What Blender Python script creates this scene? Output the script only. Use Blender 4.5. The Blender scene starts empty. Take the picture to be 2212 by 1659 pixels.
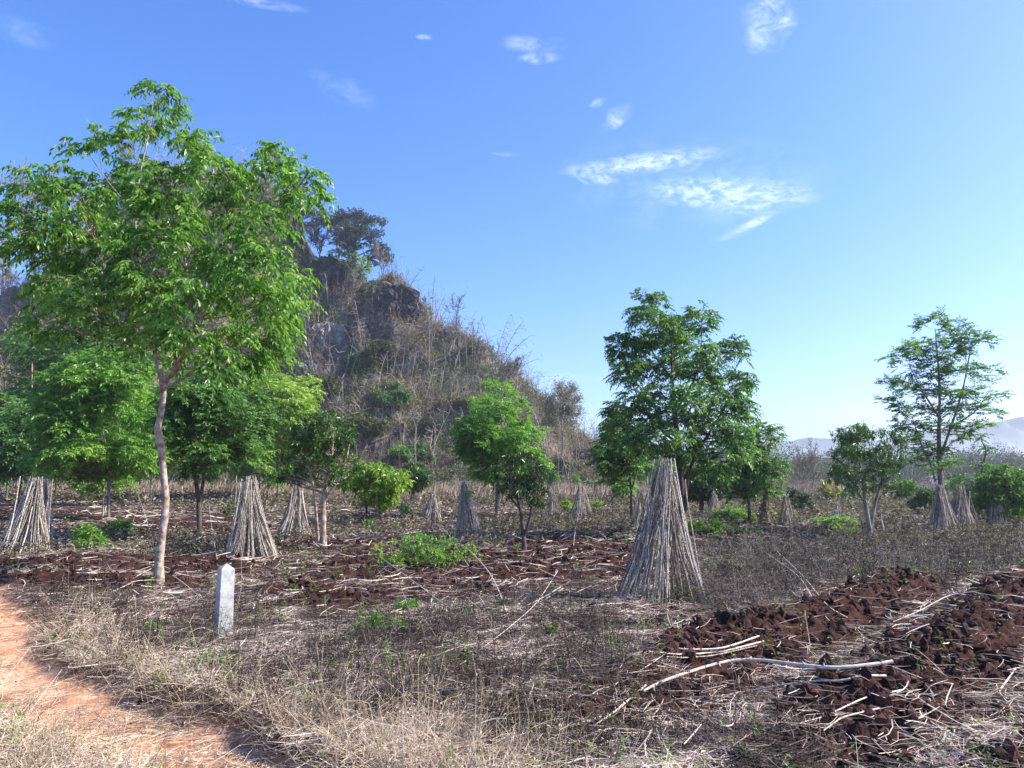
import bpy, math, random
import numpy as np
from math import radians as rad
S = bpy.context.scene
rs = np.random.RandomState(7)

# ------------------------------------------------------------------ camera
F = 1671.0; CX = 1106.0; CY = 829.5; CAMH = 1.5; PITCH = rad(7.01)
cam = bpy.data.objects.new('camera', bpy.data.cameras.new('camera'))
S.collection.objects.link(cam); S.camera = cam
cam.data.sensor_width = 36; cam.data.lens = F/2212*36
cam.data.clip_start = 0.1; cam.data.clip_end = 6000
cam.location = (0, 0, CAMH); cam.rotation_euler = (rad(90)+PITCH, 0, 0)

# ------------------------------------------------------------------ sun + sky
SUN_AZ = rad(89); SUN_EL = rad(40)        # azimuth clockwise from +Y (view direction)
sd = np.array([math.sin(SUN_AZ)*math.cos(SUN_EL), math.cos(SUN_AZ)*math.cos(SUN_EL), math.sin(SUN_EL)])
sun = bpy.data.objects.new('sun', bpy.data.lights.new('sun', 'SUN'))
S.collection.objects.link(sun)
sun.data.energy = 5.0; sun.data.angle = rad(0.5); sun.data.color = (1.0, 0.93, 0.81)
from mathutils import Vector
sun.rotation_euler = Vector(sd).to_track_quat('Z', 'Y').to_euler()
S.view_settings.view_transform = 'Standard'; S.view_settings.look = 'None'
S.view_settings.gamma = 1; S.view_settings.exposure = 0.95

world = bpy.data.worlds.new('World'); S.world = world; world.use_nodes = True
wn = world.node_tree.nodes; wl = world.node_tree.links; wn.clear()
def nd(nodes, t, **kw):
    n = nodes.new(t)
    for k, v in kw.items(): setattr(n, k, v)
    return n
out = nd(wn, 'ShaderNodeOutputWorld'); bg = nd(wn, 'ShaderNodeBackground')
sky = nd(wn, 'ShaderNodeTexSky', sky_type='NISHITA', sun_disc=False)
sky.sun_elevation = SUN_EL; sky.sun_rotation = SUN_AZ
sky.air_density = 1.0; sky.dust_density = 1.0; sky.ozone_density = 2.2; sky.altitude = 300
hs = nd(wn, 'ShaderNodeHueSaturation'); hs.inputs['Saturation'].default_value = 1.24; hs.inputs['Hue'].default_value = 0.503
wl.new(sky.outputs[0], hs.inputs['Color'])
gmm = nd(wn, 'ShaderNodeMix', data_type='RGBA', blend_type='MULTIPLY'); gmm.inputs[0].default_value = 1
gmm.inputs[7].default_value = (.94, 1.0, 1.26, 1)
wl.new(hs.outputs[0], gmm.inputs[6])
# thin clouds, laid out by compass direction and height in the sky
tc = nd(wn, 'ShaderNodeTexCoord'); sx = nd(wn, 'ShaderNodeSeparateXYZ'); wl.new(tc.outputs['Generated'], sx.inputs[0])
def m(op, a, b=None, c=None):
    n = nd(wn, 'ShaderNodeMath', operation=op)
    for i, v in enumerate((a, b, c)):
        if v is None: continue
        if isinstance(v, (int, float)): n.inputs[i].default_value = v
        else: wl.new(v, n.inputs[i])
    return n.outputs[0]
az = m('ARCTAN2', sx.outputs[0], sx.outputs[1]); el = m('ARCSINE', sx.outputs[2])
def pdir(px, py):
    v = np.array([px-CX, F*math.cos(PITCH)-(CY-py)*math.sin(PITCH), F*math.sin(PITCH)+(CY-py)*math.cos(PITCH)])
    v /= np.linalg.norm(v); return math.atan2(v[0], v[1]), math.asin(v[2])
cv = nd(wn, 'ShaderNodeCombineXYZ'); wl.new(az, cv.inputs[0]); wl.new(el, cv.inputs[1])
wob = nd(wn, 'ShaderNodeTexNoise'); wob.inputs['Scale'].default_value = 22; wob.inputs['Detail'].default_value = 3
wl.new(cv.outputs[0], wob.inputs['Vector'])
def cloudnoise(scale, sy, lo, hi):
    mp = nd(wn, 'ShaderNodeMapping'); mp.inputs['Scale'].default_value = (scale, scale*sy, 1); mp.inputs['Rotation'].default_value = (0, 0, .12)
    wl.new(cv.outputs[0], mp.inputs[0])
    nz = nd(wn, 'ShaderNodeTexNoise'); nz.inputs['Scale'].default_value = 1; nz.inputs['Detail'].default_value = 7; nz.inputs['Roughness'].default_value = .68
    nz.inputs['Distortion'].default_value = .6
    wl.new(mp.outputs[0], nz.inputs['Vector'])
    r = nd(wn, 'ShaderNodeMapRange', interpolation_type='SMOOTHSTEP'); r.inputs[1].default_value = lo; r.inputs[2].default_value = hi
    wl.new(nz.outputs[0], r.inputs[0]); return r.outputs[0]
n1 = cloudnoise(60, 2.2, .30, .72); n2 = cloudnoise(24, 1.8, .36, .78)
def ell(px, py, rx, ry, tilt, noise, amp):
    a0, e0 = pdir(px, py); k = 1/F
    ux = m('ADD', m('SUBTRACT', az, a0), m('MULTIPLY', m('SUBTRACT', wob.outputs[0], .5), .05)); uy = m('SUBTRACT', el, e0)
    c, s = math.cos(tilt), math.sin(tilt)
    p = m('ADD', m('MULTIPLY', ux, c), m('MULTIPLY', uy, s)); q = m('SUBTRACT', m('MULTIPLY', uy, c), m('MULTIPLY', ux, s))
    d = m('ADD', m('POWER', m('ABSOLUTE', m('DIVIDE', p, rx*k)), 2), m('POWER', m('ABSOLUTE', m('DIVIDE', q, ry*k)), 2))
    f = m('MAXIMUM', m('SUBTRACT', 1, d), 0)
    return m('MULTIPLY', m('MULTIPLY', m('POWER', f, 1.1), noise), amp)
cl = None
for a in [(1570, 418, 200, 40, -.13, n1, .62), (1390, 352, 190, 24, .06, n1, .6), (1640, 430, 110, 36, .1, n1, .5), (1280, 380, 60, 20, -.3, n1, .5), (1500, 400, 330, 110, -.12, n2, .16),
          (1150, 95, 85, 20, -.05, n2, .42), (1165, 125, 60, 14, 0, n2, .6), (1660, 45, 66, 56, 1.0, n2, .7), (915, 80, 22, 6, 0, n2, .7),
          (1330, 255, 50, 18, .6, n2, .6), (1295, 222, 16, 10, .3, n2, .5), (740, 195, 85, 28, -.3, n2, .16), (30, 65, 70, 28, 0, n2, .14),
          (1100, 333, 36, 6, 0, n2, .5), (1620, 485, 80, 14, .35, n1, .5), (1250, 815, 180, 14, .1, n2, .3), (1950, 880, 260, 25, 0, n2, .25), (560, 4, 110, 12, 0, n2, .4)]:
    e = ell(*a); cl = e if cl is None else m('MAXIMUM', cl, e)
mixc = nd(wn, 'ShaderNodeMix', data_type='RGBA'); wl.new(cl, mixc.inputs[0]); wl.new(gmm.outputs[2], mixc.inputs[6])
mixc.inputs[7].default_value = (6.6, 7.4, 8.8, 1)
wl.new(mixc.outputs[2], bg.inputs['Color']); bg.inputs['Strength'].default_value = 0.128
wl.new(bg.outputs[0], out.inputs[0])

# ------------------------------------------------------------------ helpers
def W(px, py, D):                      # the world point seen at (px, py) at distance D along +Y
    v = np.array([px-CX, F*math.cos(PITCH)-(CY-py)*math.sin(PITCH), F*math.sin(PITCH)+(CY-py)*math.cos(PITCH)])
    v = v*(D/v[1]); v[2] += CAMH; return v
def G(px, py):
    v = np.array([px-CX, F*math.cos(PITCH)-(CY-py)*math.sin(PITCH), F*math.sin(PITCH)+(CY-py)*math.cos(PITCH)])
    v = v*(-CAMH/v[2]); v[2] = 0; return v
def PX(D): return D/F                  # metres per photo pixel at distance D
_perm = rs.rand(512, 512)
def vnoise(x, y):
    xi = np.floor(x).astype(int); yi = np.floor(y).astype(int); fx = x-xi; fy = y-yi
    fx = fx*fx*(3-2*fx); fy = fy*fy*(3-2*fy)
    a = _perm[xi % 512, yi % 512]; b = _perm[(xi+1) % 512, yi % 512]; c = _perm[xi % 512, (yi+1) % 512]; d = _perm[(xi+1) % 512, (yi+1) % 512]
    return (a*(1-fx)+b*fx)*(1-fy)+(c*(1-fx)+d*fx)*fy
def fbm(x, y, o=4, g=.5):
    s = 0; a = 1; t = 0
    for i in range(o):
        s = s+a*vnoise(x*2**i+17.3*i, y*2**i+5.1*i); t += a; a *= g
    return s/t
def sstep(a, b, x):
    t = np.clip((x-a)/(b-a), 0, 1); return t*t*(3-2*t)
def unit(v): return v/np.maximum(np.linalg.norm(v, axis=-1, keepdims=True), 1e-9)

class Acc:
    def __init__(s): s.V = []; s.F3 = []; s.F4 = []; s.R = []; s.n = 0
    def add(s, V, F, R=None):
        V = V.reshape(-1, 3); F = np.asarray(F)
        (s.F3 if F.shape[1] == 3 else s.F4).append(F+s.n); s.V.append(V)
        s.R.append(np.full(len(V), .5) if R is None else R.ravel()); s.n += len(V)
    def tubes(s, P, R, sides=4, rnd=None):
        P = np.asarray(P, float); N, K, _ = P.shape; R = np.broadcast_to(R, (N, K))
        T = unit(np.gradient(P, axis=1)); ref = np.array([.31, .17, .93]); ref2 = np.array([.9, .1, .2])
        use = (np.abs((T*ref).sum(-1, keepdims=True)) > .93).any(axis=1, keepdims=True)
        rf = np.where(use, ref2, ref)
        a = unit(np.cross(T, np.broadcast_to(rf, T.shape))); b = np.cross(T, a)
        th = np.arange(sides)*2*math.pi/sides
        V = P[:, :, None, :]+R[:, :, None, None]*(np.cos(th)[None, None, :, None]*a[:, :, None, :]+np.sin(th)[None, None, :, None]*b[:, :, None, :])
        idx = np.arange(N*K*sides).reshape(N, K, sides); j = np.roll(idx, -1, axis=2)
        Fq = np.stack([idx[:, :-1], j[:, :-1], j[:, 1:], idx[:, 1:]], -1).reshape(-1, 4)
        r = None if rnd is None else np.repeat(rnd, K*sides)
        s.add(V, Fq, r)
    def ribbons(s, P, Wd, side, rnd):
        N, K, _ = P.shape; o = side[:, None, :]*Wd[..., None]/2
        V = np.stack([P-o, P+o], 2); idx = np.arange(N*K*2).reshape(N, K, 2)
        Fq = np.stack([idx[:, :-1, 0], idx[:, :-1, 1], idx[:, 1:, 1], idx[:, 1:, 0]], -1).reshape(-1, 4)
        s.add(V, Fq, np.repeat(rnd, K*2))
    def leaves(s, P, D, Nn, L, Wd, rnd, fold=.12):
        D = unit(D); sd_ = unit(np.cross(D, Nn)); Nn = np.cross(sd_, D); L = np.asarray(L)[:, None]*np.ones((len(P), 1)); Wd = np.asarray(Wd)[:, None]*np.ones((len(P), 1))
        V = np.stack([P, P+D*L*.42+sd_*Wd/2+Nn*L*fold, P+D*L-Nn*L*.06, P+D*L*.42-sd_*Wd/2+Nn*L*fold], 1)
        i = np.arange(len(P))*4
        s.add(V, np.concatenate([np.stack([i, i+1, i+2], 1), np.stack([i, i+2, i+3], 1)]), np.repeat(rnd, 4))
    def build(s, name, mat, parent=None, origin=None, smooth=False):
        V = np.concatenate(s.V); R = np.concatenate(s.R)
        if origin is not None: V = V-np.asarray(origin)
        parts = []; tot = []
        if s.F3: f = np.concatenate(s.F3); parts.append(f.ravel()); tot.append(np.full(len(f), 3))
        if s.F4: f = np.concatenate(s.F4); parts.append(f.ravel()); tot.append(np.full(len(f), 4))
        L = np.concatenate(parts).astype(np.int32); T = np.concatenate(tot).astype(np.int32)
        me = bpy.data.meshes.new(name); me.vertices.add(len(V)); me.vertices.foreach_set('co', V.astype(np.float32).ravel())
        me.loops.add(len(L)); me.loops.foreach_set('vertex_index', L)
        me.polygons.add(len(T)); me.polygons.foreach_set('loop_start', np.concatenate([[0], np.cumsum(T)[:-1]]).astype(np.int32))
        me.polygons.foreach_set('use_smooth', np.full(len(T), smooth))
        me.update(calc_edges=True)
        at = me.attributes.new('rnd', 'FLOAT', 'POINT'); at.data.foreach_set('value', R.astype(np.float32))
        me.materials.append(mat)
        o = bpy.data.objects.new(name, me); S.collection.objects.link(o)
        if parent is not None: o.parent = parent
        elif origin is not None: o.location = origin
        return o
def tag(o, label=None, cat=None, group=None, kind=None):
    if label: o['label'] = label
    if cat: o['category'] = cat
    if group: o['group'] = group
    if kind: o['kind'] = kind
    return o
def empty(name, loc, label, cat, group=None):
    o = bpy.data.objects.new(name, None); S.collection.objects.link(o); o.location = loc; o.empty_display_size = .3
    return tag(o, label, cat, group)

# ------------------------------------------------------------------ materials
def newmat(name):
    mt = bpy.data.materials.new(name); mt.use_nodes = True; n = mt.node_tree.nodes; n.clear(); return mt, n, mt.node_tree.links
def ramp(n, cols):
    r = nd(n, 'ShaderNodeValToRGB'); e = r.color_ramp.elements
    while len(e) < len(cols): e.new(.5)
    for i, (p, c) in enumerate(cols): e[i].position = p; e[i].color = (*c, 1)
    return r
def leafmat(name, cols, trans=.35, rough=.42, spec=.5):
    mt, n, l = newmat(name); o = nd(n, 'ShaderNodeOutputMaterial'); a = nd(n, 'ShaderNodeAttribute', attribute_name='rnd')
    r = ramp(n, [(i/(len(cols)-1), c) for i, c in enumerate(cols)]); l.new(a.outputs['Fac'], r.inputs[0])
    p = nd(n, 'ShaderNodeBsdfPrincipled'); p.inputs['Roughness'].default_value = rough; p.inputs['Specular IOR Level'].default_value = spec
    t = nd(n, 'ShaderNodeBsdfTranslucent'); mx = nd(n, 'ShaderNodeMixShader'); mx.inputs[0].default_value = trans
    g = nd(n, 'ShaderNodeMix', data_type='RGBA', blend_type='MULTIPLY'); g.inputs[0].default_value = 1; g.inputs[7].default_value = (1.25, 1.35, .6, 1)
    l.new(r.outputs[0], p.inputs['Base Color']); l.new(r.outputs[0], g.inputs[6]); l.new(g.outputs[2], t.inputs[0])
    l.new(p.outputs[0], mx.inputs[1]); l.new(t.outputs[0], mx.inputs[2]); l.new(mx.outputs[0], o.inputs[0]); return mt
def rndmat(name, cols, rough=.85, bump=0, bscale=20):
    mt, n, l = newmat(name); o = nd(n, 'ShaderNodeOutputMaterial'); a = nd(n, 'ShaderNodeAttribute', attribute_name='rnd')
    nz = nd(n, 'ShaderNodeTexNoise'); nz.inputs['Scale'].default_value = bscale; nz.inputs['Detail'].default_value = 4
    ge = nd(n, 'ShaderNodeNewGeometry'); l.new(ge.outputs['Position'], nz.inputs['Vector'])
    ad = nd(n, 'ShaderNodeMath', operation='MULTIPLY_ADD'); ad.inputs[1].default_value = 1.5; l.new(nz.outputs[0], ad.inputs[0])
    sb = nd(n, 'ShaderNodeMath', operation='SUBTRACT'); l.new(a.outputs['Fac'], sb.inputs[0]); sb.inputs[1].default_value = .75; l.new(sb.outputs[0], ad.inputs[2])
    r = ramp(n, [(i/(len(cols)-1), c) for i, c in enumerate(cols)]); l.new(ad.outputs[0], r.inputs[0])
    p = nd(n, 'ShaderNodeBsdfPrincipled'); p.inputs['Roughness'].default_value = rough; p.inputs['Specular IOR Level'].default_value = .25
    l.new(r.outputs[0], p.inputs['Base Color']); l.new(p.outputs[0], o.inputs[0])
    if bump:
        b = nd(n, 'ShaderNodeBump'); b.inputs['Strength'].default_value = bump; b.inputs['Distance'].default_value = .02
        l.new(nz.outputs[0], b.inputs['Height']); l.new(b.outputs[0], p.inputs['Normal'])
    return mt
M = {}
M['leaf_big'] = leafmat('glossy_leaf', [(.04, .11, .018), (.10, .23, .035), (.19, .37, .06), (.38, .54, .16)], .48, .36, .4)
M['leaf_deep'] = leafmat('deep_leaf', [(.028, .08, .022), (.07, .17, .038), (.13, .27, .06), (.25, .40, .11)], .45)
M['leaf_bright'] = leafmat('bright_leaf', [(.06, .16, .02), (.12, .28, .035), (.20, .39, .055), (.32, .48, .10)], .4)
M['leaf_lime'] = leafmat('lime_leaf', [(.10, .19, .02), (.19, .33, .035), (.30, .45, .06), (.42, .54, .11)], .4)
M['leaf_mango'] = leafmat('mango_leaf', [(.02, .06, .014), (.045, .12, .02), (.09, .20, .03), (.22, .32, .06)], .25, .35, .6)
M['leaf_olive'] = leafmat('olive_leaf', [(.035, .05, .018), (.085, .105, .035), (.16, .18, .06), (.27, .26, .10)], .3, .6)
M['leaf_dull'] = leafmat('dull_leaf', [(.03, .06, .035), (.05, .085, .045), (.08, .115, .06), (.12, .14, .09)], .3, .6)
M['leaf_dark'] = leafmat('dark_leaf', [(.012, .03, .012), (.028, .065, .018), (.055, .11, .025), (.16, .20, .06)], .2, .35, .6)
M['leaf_yellow'] = leafmat('yellow_leaf', [(.10, .14, .03), (.25, .26, .07), (.4, .36, .14), (.5, .42, .22)], .4)
M['leaf_dry'] = leafmat('dry_leaf', [(.10, .07, .04), (.2, .15, .09), (.3, .25, .14), (.38, .33, .2)], .3, .7)
M['leaf_greyweed'] = leafmat('grey_weed_leaf', [(.05, .038, .03), (.11, .09, .068), (.2, .17, .13), (.36, .32, .26)], .25, .7)
M['bark_pale'] = rndmat('pale_bark', [(.10, .05, .03), (.24, .16, .115), (.42, .36, .31), (.62, .57, .52)], .85, .6, 14)
M['bark_dark'] = rndmat('dark_bark', [(.03, .022, .018), (.07, .05, .042), (.13, .10, .085), (.2, .17, .15)], .9, .6, 14)
M['bark_grey'] = rndmat('grey_bark', [(.08, .07, .06), (.16, .14, .125), (.26, .24, .22), (.34, .32, .3)], .9, .4, 6)
M['stalk'] = rndmat('cassava_stalk', [(.095, .075, .062), (.25, .215, .185), (.45, .40, .345), (.72, .65, .57)], .7, .5, 30)
M['branch'] = rndmat('fallen_branch', [(.20, .15, .115), (.40, .325, .26), (.62, .53, .44), (.74, .66, .57)], .7, .3, 30)
M['straw'] = rndmat('straw', [(.04, .026, .022), (.13, .09, .075), (.36, .275, .225), (.74, .62, .52)], .8, 0, 3)
M['hay'] = rndmat('dry_grass', [(.12, .08, .05), (.32, .23, .15), (.54, .42, .29), (.76, .64, .48)], .8, 0, 3)
M['weed'] = rndmat('dead_weed', [(.02, .014, .012), (.05, .037, .032), (.15, .12, .10), (.34, .30, .25)], .9, 0, 3)
M['scrub'] = rndmat('dry_scrub', [(.05, .03, .018), (.17, .11, .068), (.34, .24, .155), (.54, .42, .30)], .9, 0, .3)
M['twig'] = rndmat('bare_twig', [(.09, .07, .05), (.19, .15, .115), (.32, .27, .21), (.46, .40, .33)], .9, 0, .3)

# ------------------------------------------------------------------ zones of the field (world positions worked out from the photograph)
def toP(x, y):
    y = np.maximum(y, .5)
    d = (0-CAMH)*np.ones_like(x)
    c, s = math.cos(PITCH), math.sin(PITCH)
    fz = y*c+d*s; uy = -y*s+d*c
    return CX+F*x/fz, CY-F*uy/fz
def ellsum(px, py, L):
    o = np.zeros_like(px)
    for cx, cy, rx, ry, w in L: o = np.maximum(o, w*np.clip(1.35-((px-cx)/rx)**2-((py-cy)/ry)**2, 0, 1))
    return o
SOIL = [(1020, 1236, 500, 46, 1), (700, 1290, 220, 26, .9), (1330, 1225, 190, 50, .95), (1610, 1175, 140, 22, .8), (1380, 1345, 170, 34, .6), (1270, 1172, 130, 14, .8),
        (2050, 1400, 380, 110, 1.3), (1640, 1440, 240, 80, 1.15), (1720, 1545, 360, 60, 1), (2100, 1570, 320, 130, 1.3), (300, 1228, 420, 18, .85), (230, 1262, 260, 14, .7),
        (300, 1135, 420, 38, 1), (1950, 1600, 400, 80, .85), (1400, 1590, 220, 40, .6), (1900, 1300, 220, 40, .9), (2180, 1290, 160, 34, .9), (1850, 1150, 400, 16, .7), (1000, 1120, 300, 14, .8), (1300, 1185, 260, 22, .95), (1650, 1160, 200, 16, .9), (620, 1180, 200, 16, .8), (500, 1120, 150, 14, .7), (80, 1100, 260, 14, .8), (800, 1185, 200, 20, .8), (760, 1110, 120, 18, .7), (1740, 1158, 110, 16, .9),
        (1400, 1150, 120, 10, .6), (940, 1105, 250, 12, .4), (900, 1290, 300, 18, .8)]
WEED = [(1860, 1215, 350, 62, 1), (2080, 1190, 260, 70, 1), (960, 1500, 480, 130, 1), (420, 1400, 300, 60, .8), (1640, 1290, 220, 60, .9), (1200, 1610, 360, 80, .9),
        (1150, 1360, 260, 50, .6), (1180, 1140, 320, 25, .6), (160, 1300, 160, 40, .7), (900, 1180, 320, 22, .5), (640, 1540, 240, 90, .8)]
PATH_R = np.array([G(-250, 1205), G(0, 1262), G(60, 1290), G(95, 1340), G(150, 1440), G(300, 1500), G(530, 1572), G(720, 1659), [.0, 2.5, 0], [2, -3, 0]])
PATH_L = np.array([G(-900, 1290), G(-300, 1440), G(0, 1560), G(170, 1620), G(300, 1680), [-1.35, 3, 0], [-.4, 0, 0], [.6, -4, 0]])
def interp_line(L, y):
    o = np.argsort(L[:, 1]); return np.interp(y, L[o, 1], L[o, 0])
def zones(x, y):
    px, py = toP(x, y); n = fbm(x*.9+50, y*.9+20, 4); n2 = fbm(x*3+9, y*3+70, 3)
    xr = interp_line(PATH_R, y)+(n2-.5)*.5; xl = interp_line(PATH_L, y)+(n2-.5)*.5
    path = sstep(-.12, .18, xr-x)*sstep(-.15, .25, x-xl)*(y < 11.5)
    left = sstep(-.1, .3, xl-x)*(y < 11)
    soil = np.clip(ellsum(px, py, SOIL)*1.5-(n-.42)*1.5-.1, 0, 1)*(1-path)*(1-left)*(y > 2)
    soil = np.where(y > 60, 0, soil)
    weed = np.clip(ellsum(px, py, WEED)+(n-.5)*1.1, 0, 1)*(1-path)*(1-left)*(1-.75*soil)
    return path, left, soil, weed
RN = np.array([.76, -.65])
def terrain(x, y, fine=True):
    x = np.asarray(x, float); y = np.asarray(y, float)
    r = np.hypot(x, y); path, left, soil, weed = zones(x, y)
    h = (fbm(x*.25+3, y*.25+8, 3)-.5)*.16
    s = x*RN[0]+y*RN[1]; sw = s+(fbm(x*.6, y*.6, 2)-.5)*.5
    rid = .5+.5*np.cos((sw+2.95)*2*math.pi/1.3)
    mk = sstep(-3.7, -3.2, s)*sstep(3.3, 5.5, y)*sstep(13, 10.5, y)*sstep(6, 3, s)
    h = h+mk*(rid**.9)*.29-mk*.06
    h = h-path*.07
    b = .5+.5*np.sin(y*5.2+np.sin(x*.8)*.8+fbm(x*.3, y*.3, 2)*4)
    h = h+(1-mk)*soil*b*.09*sstep(35, 15, y)
    if fine:
        sf = sstep(60, 20, r)
        h = h+soil*sf*((fbm(x*4+1, y*4, 3, .6)-.45)*.13+np.abs(fbm(x*8, y*8+4, 3, .6)-.5)*.34-.04+np.abs(fbm(x*21+3, y*21, 3, .6)-.5)*.12)+(1-soil)*(1-path)*(fbm(x*7, y*7, 3)-.5)*.05*sf+path*((fbm(x*4, y*4+9, 4)-.5)*.06+(fbm(x*16, y*16, 3)-.5)*.02)
    far = sstep(50, 95, y)*.7
    return h+far*sstep(30, -10, x)
def Z(p): return float(terrain(np.array([p[0]]), np.array([p[1]]), True)[0])
def base(px, py):
    p = G(px, py); q = p.copy()
    for _ in range(8):
        z = Z(q); v = (p-np.array([0, 0, CAMH]))*(1-z/CAMH); q = .5*q+.5*(v+np.array([0, 0, CAMH])); q[2] = z
    return q

# ground sheet: rings around the camera, finer near it
rr = [0.3]
while rr[-1] < 2790: rr.append(rr[-1]*(1.0052 if 3.4 < rr[-1] < 22 else (1.02 if rr[-1] < 150 else 1.06)))
rr = np.array(rr)
aa = np.concatenate([np.arange(-180, -44, 3.), np.arange(-44, 44, .24), np.arange(44, 180, 3.)])*math.pi/180
A, Rr = np.meshgrid(aa, rr); gx = Rr*np.sin(A); gy = Rr*np.cos(A); gz = terrain(gx, gy)
K, Nn_ = gx.shape; idx = np.arange(K*Nn_).reshape(K, Nn_); j = np.roll(idx, -1, 1)
g = Acc(); g.add(np.stack([gx, gy, gz], -1), np.stack([idx[:-1], idx[1:], j[1:], j[:-1]], -1).reshape(-1, 4))
g.add(np.array([[0, 0, gz[0].mean()]]), np.stack([np.full(Nn_, 0), idx[0]-K*Nn_, j[0]-K*Nn_], -1))
path, left, soil, weed = zones(gx, gy)
# ground material
mt, n, l = newmat('field_ground'); o = nd(n, 'ShaderNodeOutputMaterial'); p = nd(n, 'ShaderNodeBsdfPrincipled')
p.inputs['Roughness'].default_value = .95; p.inputs['Specular IOR Level'].default_value = .1
tc = nd(n, 'ShaderNodeTexCoord')
def noise(sc, det=5, ro=.6):
    z = nd(n, 'ShaderNodeTexNoise'); z.inputs['Scale'].default_value = sc; z.inputs['Detail'].default_value = det; z.inputs['Roughness'].default_value = ro
    l.new(tc.outputs['Object'], z.inputs['Vector']); return z.outputs[0]
def att(nm): return nd(n, 'ShaderNodeAttribute', attribute_name=nm).outputs['Fac']
def mixr(f, a, b):
    x = nd(n, 'ShaderNodeMix', data_type='RGBA'); l.new(f, x.inputs[0]); l.new(a, x.inputs[6]); l.new(b, x.inputs[7]); return x.outputs[2]
def rmp(v, cols): r = ramp(n, cols); l.new(v, r.inputs[0]); return r.outputs[0]
litter = rmp(noise(9, 8, .75), [(.3, (.03, .018, .014)), (.5, (.08, .05, .038)), (.68, (.19, .135, .10))])
green = rmp(noise(14, 8, .75), [(.35, (.045, .035, .022)), (.5, (.10, .078, .05)), (.65, (.22, .16, .11))])
soilc = rmp(noise(6, 7, .7), [(.3, (.020, .009, .007)), (.5, (.043, .019, .015)), (.72, (.085, .038, .029))])
pathc = rmp(noise(4, 9, .75), [(.32, (.30, .12, .055)), (.44, (.48, .24, .135)), (.56, (.60, .35, .215)), (.68, (.72, .50, .35))])
c = mixr(rmp(noise(.5, 3), [(.45, (0, 0, 0)), (.6, (.7, .7, .7))]), litter, green)
c = mixr(att('soil'), c, soilc); c = mixr(att('path'), c, pathc)
l.new(c, p.inputs['Base Color']); l.new(p.outputs[0], o.inputs[0])
bm_ = nd(n, 'ShaderNodeBump'); bm_.inputs['Strength'].default_value = .6; bm_.inputs['Distance'].default_value = .03
l.new(noise(25, 6, .7), bm_.inputs['Height']); l.new(bm_.outputs[0], p.inputs['Normal'])
ground = g.build('ground', mt, smooth=True); tag(ground, 'red brown farm field with ploughed soil and an orange dirt track', 'ground', kind='structure')
for nm, arr in (('soil', soil), ('path', path)):
    at = ground.data.attributes.new(nm, 'FLOAT', 'POINT'); at.data.foreach_set('value', np.append(arr.ravel(), 0).astype(np.float32))

# ------------------------------------------------------------------ hill
SKY = [(-1400, 990), (-900, 900), (-500, 780), (-200, 690), (0, 640), (100, 610), (200, 520), (300, 430), (420, 385), (520, 385), (590, 430), (630, 490), (660, 560), (720, 560), (800, 600), (868, 632), (905, 700), (960, 735), (1040, 778),
       (1130, 832), (1190, 898), (1290, 962), (1400, 1010), (1600, 1036)]
YR = 116.; YF = 88.
skx = np.array([W(a, b, YR)[0] for a, b in SKY]); skz = np.array([W(a, b, YR)[2] for a, b in SKY])
def hill(x, y):
    hz = np.interp(x, skx, skz); hz = hz+(fbm(x*.22, x*0+3, 4, .6)-.5)*4.5*sstep(2, 14, hz)
    t = (y-YF-2*np.sin(x*.13))/(YR-YF)+(fbm(x*.13+7, y*.13, 4)-.5)*.42*sstep(0, .3, (y-YF)/(YR-YF))
    gsl = np.interp(t, [0, .15, .36, .46, .66, .76, .9, .96, 1.0], [0, .10, .30, .42, .56, .76, .87, .96, 1.])
    h = np.maximum(hz, 0)*gsl
    h = h+np.clip(h/6, 0, 1)*((1-np.abs(2*fbm(x*.35, y*.35+4, 4, .55)-1))-.75)*3.2+(fbm(x*1.1, y*1.1, 3)-.5)*1.6*np.clip(h/2, 0, 1)
    back = sstep(YR+34, YR+6, y)
    h = np.where(y > YR, np.minimum(h, np.maximum(hz, 0)+1.0)*back, h)
    return h*sstep(0, .06, t)-.6+.6*sstep(0, .1, t)
hx = np.arange(-190, 42, .45); hy = np.arange(YF-5, YR+38, .45); HX, HY = np.meshgrid(hx, hy); HZ = hill(HX, HY)
HZ = HZ+terrain(HX, HY, False)*.9
def hsurf(x, y): return hill(x, y)+terrain(x, y, False)*.9
K, N2 = HX.shape; idx = np.arange(K*N2).reshape(K, N2)
g = Acc(); g.add(np.stack([HX, HY, HZ], -1), np.stack([idx[:-1, :-1], idx[:-1, 1:], idx[1:, 1:], idx[1:, :-1]], -1).reshape(-1, 4))
mt, n, l = newmat('hill_rock'); o = nd(n, 'ShaderNodeOutputMaterial'); p = nd(n, 'ShaderNodeBsdfPrincipled'); p.inputs['Roughness'].default_value = .95; p.inputs['Specular IOR Level'].default_value = .1
tc = nd(n, 'ShaderNodeTexCoord'); ge = nd(n, 'ShaderNodeNewGeometry'); sp = nd(n, 'ShaderNodeSeparateXYZ'); l.new(ge.outputs['True Normal'], sp.inputs[0])
rock = rmp(noise(.6, 8, .7), [(.3, (.03, .028, .028)), (.48, (.10, .092, .088)), (.6, (.2, .185, .175)), (.75, (.3, .28, .27))])
soilh = rmp(noise(.9, 8, .7), [(.3, (.035, .035, .02)), (.5, (.085, .065, .048)), (.7, (.14, .11, .085))])
c = mixr(rmp(sp.outputs[2], [(.42, (1, 1, 1)), (.62, (0, 0, 0))]), soilh, rock)
l.new(c, p.inputs['Base Color']); l.new(p.outputs[0], o.inputs[0])
bm_ = nd(n, 'ShaderNodeBump'); bm_.inputs['Strength'].default_value = .9; bm_.inputs['Distance'].default_value = .5
l.new(noise(1.5, 6, .7), bm_.inputs['Height']); l.new(bm_.outputs[0], p.inputs['Normal'])
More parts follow.
